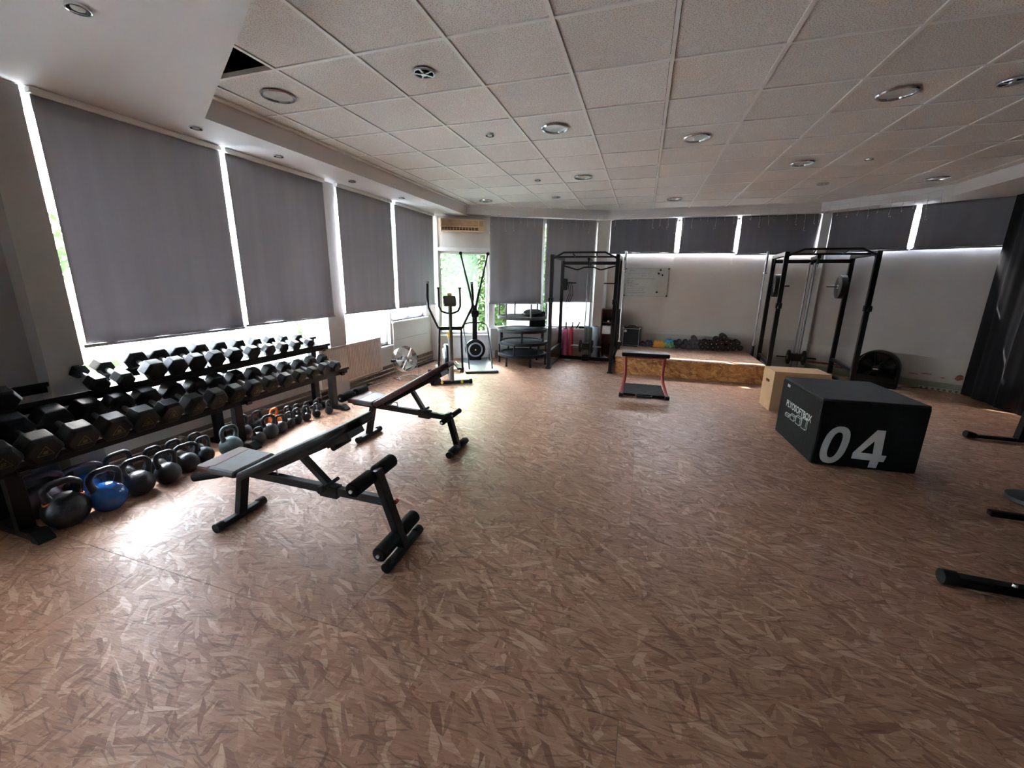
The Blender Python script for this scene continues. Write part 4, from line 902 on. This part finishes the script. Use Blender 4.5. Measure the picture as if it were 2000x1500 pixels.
def iso(cx, cz, w_, h_):
    d = w_*.30; pts = [(cx, cz), (cx+w_, cz), (cx+w_, cz+h_), (cx, cz+h_)]
    segs = [(pts[0], pts[1]), (pts[1], pts[2]), (pts[2], pts[3]), (pts[3], pts[0]), (pts[3], (cx+d, cz+h_+d*.7)), (pts[2], (cx+w_+d, cz+h_+d*.7)), (pts[1], (cx+w_+d, cz+d*.7)), ((cx+d, cz+h_+d*.7), (cx+w_+d, cz+h_+d*.7)), ((cx+w_+d, cz+h_+d*.7), (cx+w_+d, cz+d*.7))]
    for a, b_ in segs: ic.bar(MS @ Vector((a[0], a[1], 0)), MS @ Vector((b_[0], b_[1], 0)), .0015, .005, up=(0, 0, 1))
for i, hh in enumerate((.02, .045, .07, .095)): iso(.19+i*.125, .235-.03*0, .085, hh)
ic.build('box_size_icons', M_print, pb)
bd = MB().prism([(.135, .525), (.195, .525), (.20, .55), (.14, .555)], 0, .001, MS).build('brand_tab', M_print, pb)

# ---------------------------------------------------------------- right floor fan
ff = thing('drum_fan', 'black drum fan standing by the wall beside the corner cage', 'fan', (5.90, 7.10, 0), math.radians(-32))
T = Matrix.Translation((0, 0, .29)) @ Matrix.Rotation(PI/2, 4, 'X')
MB().lathe([(.262, -.11), (.268, -.10), (.268, .10), (.262, .11), (.25, .10), (.25, -.10)], 40, T, cap=False).build('drum', M_blackm, ff, smooth=True)
bx = MB(); bx.box(-.268, .268, -.11, .11, .0, .10); bx.box(-.268, -.25, -.11, .11, .10, .29); bx.box(.25, .268, -.11, .11, .10, .29); bx.box(-.25, .25, -.105, -.095, .1, .17); bx.build('stand', M_blackm, ff, bevel=.01)
g = MB()
for r2 in [.05+.022*i for i in range(10)]: g.tube([T @ Vector((r2*math.cos(a*2*PI/32), r2*math.sin(a*2*PI/32), .105)) for a in range(32)], .0018, 4, closed=True)
g.build('front_guard', M_blackm, ff, kind='stuff')
for q in range(8): a = q*PI/4+.2; MB().tube([T @ Vector((.04*math.cos(a), .04*math.sin(a), .108)), T @ Vector((.255*math.cos(a), .255*math.sin(a), .104))], .0035, 5).build('guard_spoke', M_blackm, ff)
for q in range(5):
    a0 = q*2*PI/5; v = []
    for i in range(6):
        r_ = .04+.19*i/5
        for s, dz in ((-.45, -.03), (.45, .03)): v.append(T @ Vector((r_*math.cos(a0+s*(.5+.1*i)), r_*math.sin(a0+s*(.5+.1*i)), dz)))
    MB().add(v, [(2*i, 2*i+1, 2*i+3, 2*i+2) for i in range(5)]).build('blade', M_black, ff, smooth=True).modifiers.new('t', 'SOLIDIFY').thickness = .002
MB().lathe([(.045, -.06), (.045, .112)], 20, T).build('hub', M_blackm, ff, smooth=True)
MB().box(-.028, .028, -.116, -.112, .275, .287).build('name_tab', M_print, ff)
MB().lathe([(.245, -.1), (.001, -.1)], 32, T, cap=False).build('interior_shade_disc', M_dark, ff)  # black disc added to paint the shade inside the drum
# light lath and power strip
o = MB().bar((5.72, 6.88, .012), (6.30, 6.72, .012), .02, .024).build('wood_lath', mat('pale_lath', (.5, .42, .3), .6)); tag(o, 'thin pale lath lying in front of the black drum fan', 'lath')
loc, rz, L = frame(W2, W3); psx = thing('power_strip', 'long pale power strip with sockets at the foot of the wall', 'power strip', loc, rz)
MB().box(1.60, 2.06, -.075, -.03, .0, .04).build('housing', M_beigew if 'M_beigew' in globals() else mat('aged_white', (.42, .43, .36), .5), psx, bevel=.006)
for i in range(7): MB().lathe([(.017, -.0765), (.017, -.074)], 16, rotM('X', PI/2) @ Matrix.Translation((1.635+i*.062, .02, .15)) @ Matrix.Translation((0, 0, .0))).build('socket', mat('socket_grey', (.12, .12, .11), .5), psx)
tag(MB().tube([(6.2, 7.05, .008), (6.3, 7.15, .008), (6.42, 7.12, .008), (6.5, 7.16, .01), (6.58, 7.1, .01)], .005, 6).build('electric_cable', M_blackm, smooth=True), 'black cable from the drum fan to the power strip', 'cable')

# ---------------------------------------------------------------- items on the right edge
def rbench(loc, rz, label, kind):
    t = thing('weight_bench', label, 'bench', loc, rz, 'benches at the picture edge')
    if kind == 0:
        MB().bar((0, 0, .03), (.62, 0, .03), .05, .035).build('floor_bar', M_black, t, bevel=.008)
        MB().tube([(-.02, 0, .045), (.04, 0, .035), (.06, 0, .03)], [.035, .032, .03], 12).build('bar_cap', M_rub, t, smooth=True)
        MB().bar((.40, 0, .04), (.44, 0, .70), .05, .07).build('post', M_black, t, bevel=.004)
        MB().bar((.44, -.0, .06), (.62, -.35, .40), .045).build('brace', M_black, t, bevel=.004)
        MB().bar((.44, .02, .62), (.55, -.8, .42), .05).build('main_beam', M_black, t, bevel=.004)
        MB().box(.40, .72, -.95, -.10, .44, .50).build('back_pad', M_rub, t, bevel=.02)
        MB().box(.36, .56, -.1, .08, .62, .74).build('head_pad', M_rub, t, bevel=.03)
        MB().bar((.35, -.9, .03), (.85, -.9, .03), .05, .035).bar((.6, -.9, .04), (.56, -.85, .44), .05).build('rear_leg', M_black, t, bevel=.004)
    else:
        MB().bar((0, 0, .035), (.75, .02, .035), .07, .05).build('floor_bar', M_black, t, bevel=.012)
        MB().tube([(-.02, 0, .038), (.04, 0, .038)], .04, 14).build('bar_cap', M_rub, t, smooth=True)
        for x in (.27, .30): MB().lathe([(.013, .060), (.010, .072)], 10, Matrix.Translation((x+(.02 if x > .28 else 0), .0 if x < .28 else -.028, 0))).build('bolt', M_chrome, t)
        MB().bar((.70, 0, .05), (.72, .5, .40), .06).build('front_leg', M_black, t, bevel=.004)
        MB().bar((.70, .95, .03), (1.3, .95, .03), .05, .04).build('rear_floor_bar', M_black, t, bevel=.01)
        MB().bar((1.0, .95, .04), (.98, .85, .40), .05).build('rear_leg', M_black, t, bevel=.004)
        MB().bar((.72, .45, .40), (1.0, 1.1, .40), .06).build('main_beam', M_black, t, bevel=.004)
        MB().box(-.14, .14, -.5, .45, .43, .49, Matrix.Translation((.95, .75, 0)) @ Matrix.Rotation(-.4, 4, 'Z')).build('pad', M_rub, t, bevel=.02)
    return t
rbench((5.70, 4.74, 0), 0, 'black bench with tall post in front of the curtain', 0)
rbench((4.02, 1.95, 0), math.radians(-2), 'black bench with bolted floor bar nearest the camera at the side', 1)
w_ = thing('weight_plate', 'dark weight plate lying on the floor behind the side bench', 'weight plate', (5.22, 3.22, 0), 0)
MB().lathe([(.02, .0), (.13, .0), (.15, .01), (.145, .035), (.06, .04), (.02, .035)], 32, cap=False).build('disc', M_iron, w_, smooth=True)
MB().lathe([(.024, .034), (.036, .034), (.034, .042), (.024, .042)], 18, cap=False).build('hub', M_chrome, w_, smooth=True)

# ---------------------------------------------------------------- whiteboard
loc, rz, L = frame(W1, W2); wbd = thing('whiteboard', 'small whiteboard with handwriting and four round black magnets', 'whiteboard', (1.985, 8.12, 1.262))
MB().box(0, .81, -.02, -.001, 0, .53).build('board', M_wb, wbd)
k = MB(); k.box(-.008, .818, -.026, -.001, -.008, .006).box(-.008, .818, -.026, -.001, .524, .538).box(-.008, .006, -.026, -.001, 0, .53).box(.804, .818, -.026, -.001, 0, .53); k.build('board_frame', M_steel, wbd)
for x in (-.008, .79):
    for z in (-.008, .51): MB().box(x, x+.028, -.03, -.001, z, z+.028).build('corner_cap', M_blackm, wbd, bevel=.006)
random.seed(5)
for (x, z, n, thk) in ((.08, .485, 7, .0022), (.05, .43, 22, .002), (.30, .385, 6, .002), (.05, .335, 26, .002), (.05, .29, 7, .002), (.05, .26, 5, .0022), (.05, .23, 12, .002), (.05, .195, 8, .002), (.05, .135, 17, .002), (.05, .10, 17, .002), (.05, .06, 19, .0025)):
    k = MB(); p = []
    for i in range(n*3):
        xx = x+i*.0065
        if i % random.choice((7, 9, 11)) == 0 and len(p) > 2: k.tube(p, thk*1.1, 4); p = []; continue
        p.append((xx+random.uniform(-.002, .002), -.0215, z+random.uniform(-.009, .011)))
    if len(p) > 2: k.tube(p, thk*1.1, 4)
    k.build('handwriting', M_ink, wbd)
MB().box(.05, .38, -.0222, -.0205, .172, .175).build('ruled_line', M_ink, wbd)
for x, z in ((.655, .50), (.625, .435), (.695, .405), (.62, .08)):
    o = MB().lathe([(.017, -.021), (.017, -.029), (.013, -.031)], 16, rotM('X', PI/2) @ Matrix.Rotation(0, 4, 'X') @ Matrix.Scale(-1, 4, (0, 0, 1)) @ Matrix.Translation((0, 0, 0))).build('magnet', M_blackm, wbd); o.location = (x, 0, z)

# ---------------------------------------------------------------- amplifier, shelf and corner items
am = thing('guitar_amplifier', 'black amplifier cabinet with silver-edged grille on the platform', 'amplifier', (2.03, 7.72, .295), math.radians(-4))
MB().box(0, .335, .012, .26, 0, .375).build('cabinet', M_blackm, am, bevel=.008)
MB().box(.02, .315, .0, .012, .03, .345).build('speaker_grille', M_grille, am)
k = MB(); k.box(.014, .321, -.003, .014, .022, .03).box(.014, .321, -.003, .014, .345, .353).box(.014, .022, -.003, .014, .022, .353).box(.313, .321, -.003, .014, .022, .353); k.build('grille_frame', M_steel, am)
for x in (0, .31):
    for z in (0, .35): MB().box(x-.002, x+.027, .008, .03, z-.002, z+.027).build('corner_protector', M_steel, am, bevel=.005)
MB().tube([(.09, .13, .375), (.11, .13, .395), (.22, .13, .395), (.24, .13, .375)], .009, 8).build('carry_handle', M_blackm, am, smooth=True)
MB().box(.035, .08, -.005, .0, .28, .325).build('badge', M_paper, am)
sh = thing('bookshelf', 'narrow reddish-brown bookshelf in the corner behind the cage', 'shelf', (1.60, 7.77, 0), 0)
for x in (0, .362): MB().box(x, x+.018, 0, .25, 0, 1.0).build('side_panel', M_wood, sh)
for z in (.03, .255, .49, .725, .985): MB().box(.018, .362, .005, .25, z, z+.016).build('shelf_board', M_wood, sh)
MB().box(.018, .362, .245, .25, 0, 1.0).build('back_panel', M_wood, sh)
tag(MB().box(1.63, 1.79, 7.79, 7.95, .507, .67).build('storage_box', M_paper, bevel=.004), 'white box on the middle board of the bookshelf', 'box')
tag(MB().box(1.83, 1.93, 7.79, 7.95, .507, .69).build('file_box', M_paper, bevel=.003), 'narrow white file box beside the white box on the bookshelf', 'box')
tag(MB().lathe([(.02, 0), (.025, .02), (.015, .035)], 12, Matrix.Translation((1.74, 7.84, .742))).build('small_jar', M_white, smooth=True), 'small white jar on the top opening of the bookshelf', 'jar')
tag(MB().box(1.64, 1.70, 7.80, 7.84, .742, .80).box(1.66, 1.80, 7.83, 7.95, .742, .79).build('speaker_unit', M_blackm, bevel=.008), 'small black device in the top opening of the bookshelf', 'device')
k = MB().tube([(1.64, 7.72, .012), (1.64, 7.70, .16), (1.645, 7.74, .012)], .006, 6).box(1.66, 1.78, 7.70, 7.76, .0, .05).tube([(1.68, 7.7, .05), (1.73, 7.66, .09), (1.76, 7.69, .05), (1.72, 7.64, .01)], .006, 6)
tag(k.build('extension_reel', M_white, smooth=True), 'white cable bundle on the floor before the bookshelf', 'cable')
def roll(x, y, z, r, h, m, label, tilt=0):
    t = thing('rolled_mat', label, 'exercise mat', (x, y, z), 0, 'rolled mats under the back window'); t.rotation_euler.x = tilt
    MB().lathe([(r*.96, 0), (r, .006), (r, h-.006), (r*.96, h), (r*.2, h-.002)], 24).build('roll', m, t, smooth=True)
    sp = [( (r*.2+r*.7*i/40)*math.cos(i*.55), (r*.2+r*.7*i/40)*math.sin(i*.55), h+.0005) for i in range(41)]
    MB().tube(sp, .0015, 4).build('spiral_edge', M_blackm, t)
roll(.93, 7.60, 0, .055, .60, M_pink, 'upright pink rolled mat behind the cage')
roll(1.045, 7.60, 0, .045, .62, M_redm, 'upright red foam roll beside the pink mat')
roll(1.50, 7.86, 0, .075, .64, M_lblue, 'upright pale blue rolled mat beside the bookshelf')
tag(MB().box(-.085, .085, -.02, .02, 0, .62).build('step_board', mat('grey_step', (.16, .17, .18), .5), loc=(1.36, 7.80, 0), rz=.45, bevel=.019), 'dark grey step board leaning between the cage pulley and the blue mat', 'board')
for i, (x, tl) in enumerate(((.90, .0), (1.02, .05), (1.10, .35))):
    t = tag(MB().tube([(0, 0, 0), (tl*.2, 0, .13)], .014, 10).build('exercise_bar', M_foam, smooth=True, loc=(x, 7.79+(x-.9)*.4, .582)), ['short black handle on the back sill above the pink mat', 'short black handle on the back sill above the red roll', 'tilted black handle on the back sill'][i], 'handle', 'black handles on the window sill')
tag(MB().tube([(1.16, 7.88, .602), (1.25, 7.93, .602)], .02, 12).build('foam_roller', M_foam, smooth=True), 'small black roller lying on the back sill', 'roller')
tag(MB().tube([(1.29, 7.95, .60), (1.35, 7.98, .60)], .017, 12).build('bottle', mat('blue_plastic', (.05, .2, .4), .3), smooth=True), 'small blue bottle lying on the back sill', 'bottle')

# ---------------------------------------------------------------- pile of round dumbbells on the platform
M_orn = mat('orange_neoprene', (.70, .30, .04), .5); M_bln = mat('blue_neoprene', (.06, .28, .55), .5); M_grn = mat('green_neoprene', (.20, .50, .22), .5); M_lgn = mat('light_green_neoprene', (.35, .60, .25), .5)
M_tln = mat('teal_neoprene', (.08, .33, .28), .5); M_gyn = mat('grey_neoprene', (.055, .055, .065), .55); M_prn = mat('purple_neoprene', (.10, .03, .06), .5); M_nvn = mat('navy_neoprene', (.02, .022, .035), .5); M_bkn = mat('black_neoprene', (.012, .012, .014), .4)
PILE = []
def add(lst, r, m, cn): PILE.extend([(cx, cy, r, m, cn) for cx, cy in lst])
add([(372, 212)], 30, M_prn, 'purple'); add([(425, 222), (470, 224), (512, 226), (447, 190), (492, 195)], 24, M_nvn, 'navy')
add([(548, 236), (592, 238), (638, 240), (682, 240), (568, 197), (614, 199), (660, 198)], 24, M_orn, 'orange')
add([(735, 172), (785, 170)], 26, M_bln, 'blue'); add([(737, 243), (812, 205), (832, 244)], 22, M_grn, 'green'); add([(712, 208), (760, 210), (784, 245)], 22, M_lgn, 'light green')
add([(875, 238), (905, 182), (938, 240), (855, 200)], 31, M_nvn, 'small black'); add([(1000, 188), (968, 240), (1036, 244), (1110, 132), (1080, 190), (1150, 188), (1104, 246), (1166, 248)], 34, M_gyn, 'charcoal grey')
add([(1200, 205), (1230, 250), (1270, 192), (1302, 252), (1345, 205), (1372, 255), (1420, 150), (1440, 252), (1410, 205), (1476, 200), (1512, 262), (1500, 108), (1542, 165), (1605, 200), (1575, 262), (1645, 264), (1690, 196), (1730, 262)], 40, M_bkn, 'big black')
cnt = {}
tot = {}
for p in PILE: tot[p[4]] = tot.get(p[4], 0)+1
def isup(cy): return cy < 225
for cx, cy, r, m, cn in PILE:
    x = 2.71+(cx-600)*.00125; z = .34-(cy-230)*.0013+(cx-600)*.000075; R_ = r*.00127*1.08
    z = max(z, .296+R_); cnt[cn] = cnt.get(cn, 0)+1
    lab = ('only %s round dumbbell of the pile' % cn) if tot[cn] == 1 else '%s round dumbbell in the pile, %s %s one from the amplifier' % (cn, ORD[cnt[cn]-1], cn)
    dumbbell('dumbbell', lab, 'round dumbbells piled on the platform', (x, 7.86, z), R_, .16+R_*1.4, 0, True, m, False, -PI/2)

# ---------------------------------------------------------------- outside
gr = MB().box(-40, 40, -20, 60, -.5, -.35).build('ground', wall_mat('asphalt', (.06, .063, .075), .2)); gr['kind'] = 'structure'
pv = MB().box(-4.6, -1.8, -10, 20, -.35, -.25).build('pavement', wall_mat('paving', (.20, .20, .21), .15)); pv['kind'] = 'structure'
lw = MB().box(-16, -8.2, -8, 9.5, -.35, -.22).build('lawn', wall_mat('lawn_green', (.035, .075, .012), .5)); lw['kind'] = 'stuff'; tag(lw, 'strip of sunlit lawn across the drive', 'lawn')
M_leaf = mat('leaf_green', (.04, .085, .015), .5, var=.5, scale=3); M_bark = mat('bark', (.10, .07, .05), .8)
def leafy(name, loc, rx, ry, rz_, n, ls, label, cat, seed, z0=0):
    random.seed(seed); t = thing(name, label, cat, loc, 0, 'plants outside the windows'); v = []; f = []
    for i in range(n):
        while 1:
            p = Vector((random.uniform(-1, 1), random.uniform(-1, 1), random.uniform(-1, 1)))
            if .25 < p.length < 1: break
        p = Vector((p.x*rx, p.y*ry, z0+rz_+p.z*rz_)); a = Vector((random.gauss(0, 1), random.gauss(0, 1), random.gauss(0, 1))).normalized(); b_ = a.orthogonal().normalized()*ls*.45; a = a*ls
        k = len(v); v += [p-a, p+b_, p+a, p-b_]; f.append((k, k+1, k+2, k+3))
    lf = MB().add(v, f).build('leaves', M_leaf, t, kind='stuff')
    MB().tube([(0, 0, 0), (.02, .01, z0+rz_)], [.06, .03], 8).build('stem', M_bark, t)
leafy('shrub', (-2.9, 5.25, -.25), .5, .6, .85, 2600, .05, 'bushy green shrub outside the window by the radiator', 'shrub', 1)
leafy('shrub', (-1.0, 8.7, -.3), .6, .5, 1.3, 4000, .06, 'leafy climber outside the glazed door', 'shrub', 2)
leafy('shrub', (.25, 8.75, -.3), .45, .5, 1.3, 4000, .05, 'green shrub outside beside the long back blinds', 'shrub', 3)
leafy('shrub', (1.3, 9.6, -.3), .8, .6, 1.0, 3000, .06, 'shrub outside behind the power cage window', 'shrub', 4)
leafy('tree', (-1.6, 11.5, -.3), 1.9, 1.6, 1.8, 5200, .11, 'tree crown outside beyond the glazed door', 'tree', 5, 1.0)
leafy('hedge', (-1.2, 10.4, -.3), 2.6, .7, 1.6, 9000, .09, 'tall green hedge outside beyond the glazed door', 'hedge', 8)
leafy('tree', (-9.5, 15.0, -.3), 3.4, 4.5, 2.6, 5000, .2, 'tree across the drive behind the car', 'tree', 6, 1.0)
leafy('tree', (-18.5, 4.0, -.3), 2.0, 6.0, 2.4, 5000, .2, 'hedge-like tree beyond the lawn', 'tree', 7, .5)
b = MB(); loc, rz, L = frame(W0, W1); b.box(-1.2, L+.3, .26, 2.7, 2.95, 3.1); o = b.build('added_shade_canopy', M_soffit, loc=loc, rz=rz, kind='structure')  # canopy added out of view to keep direct sun off the door
o = MB().box(-2.35, -1.76, -3, 6.4, 2.95, 3.1).build('added_shade_eave', M_soffit, kind='structure')  # unseen eave added to cut the sun on the left windows
# parked car
M_car = mat('car_blue', (.05, .16, .34), .3, .3, coat=.6); M_cg = mat('car_glass', (.03, .04, .05), .1)
ca = thing('car', 'blue car parked outside the window by the radiator', 'car', (-6.2, 10.2, -.35))
side = [(-2.0, .25), (-2.05, .6), (-1.95, .8), (-1.2, .9), (-.7, 1.35), (.6, 1.4), (1.3, .95), (2.0, .85), (2.1, .55), (2.05, .25)]
MS2 = Matrix(((0, 0, 1, 0), (1, 0, 0, 0), (0, 1, 0, 0), (0, 0, 0, 1)))
MB().prism(side, -.85, .85, MS2).build('body', M_car, ca, bevel=.06)
MB().prism([(-1.05, .93), (-.66, 1.29), (.55, 1.33), (1.1, .96)], -.86, .86, MS2).build('side_windows', M_cg, ca)
for y in (-1.3, 1.3):
    for s in (-1, 1):
        wh = MB().lathe([(.15, -.1), (.32, -.1), (.33, 0), (.32, .1), (.15, .1)], 28, rotM('Y', PI/2, (s*.80, y, .33))).build('wheel', M_rub, ca, smooth=True)
        MB().lathe([(.21, .0), (.19, .03), (.04, .05)], 24, rotM('Y', PI/2*s, (s*.89, y, .33)), cap=False).build('rim', M_alu, wh, smooth=True)
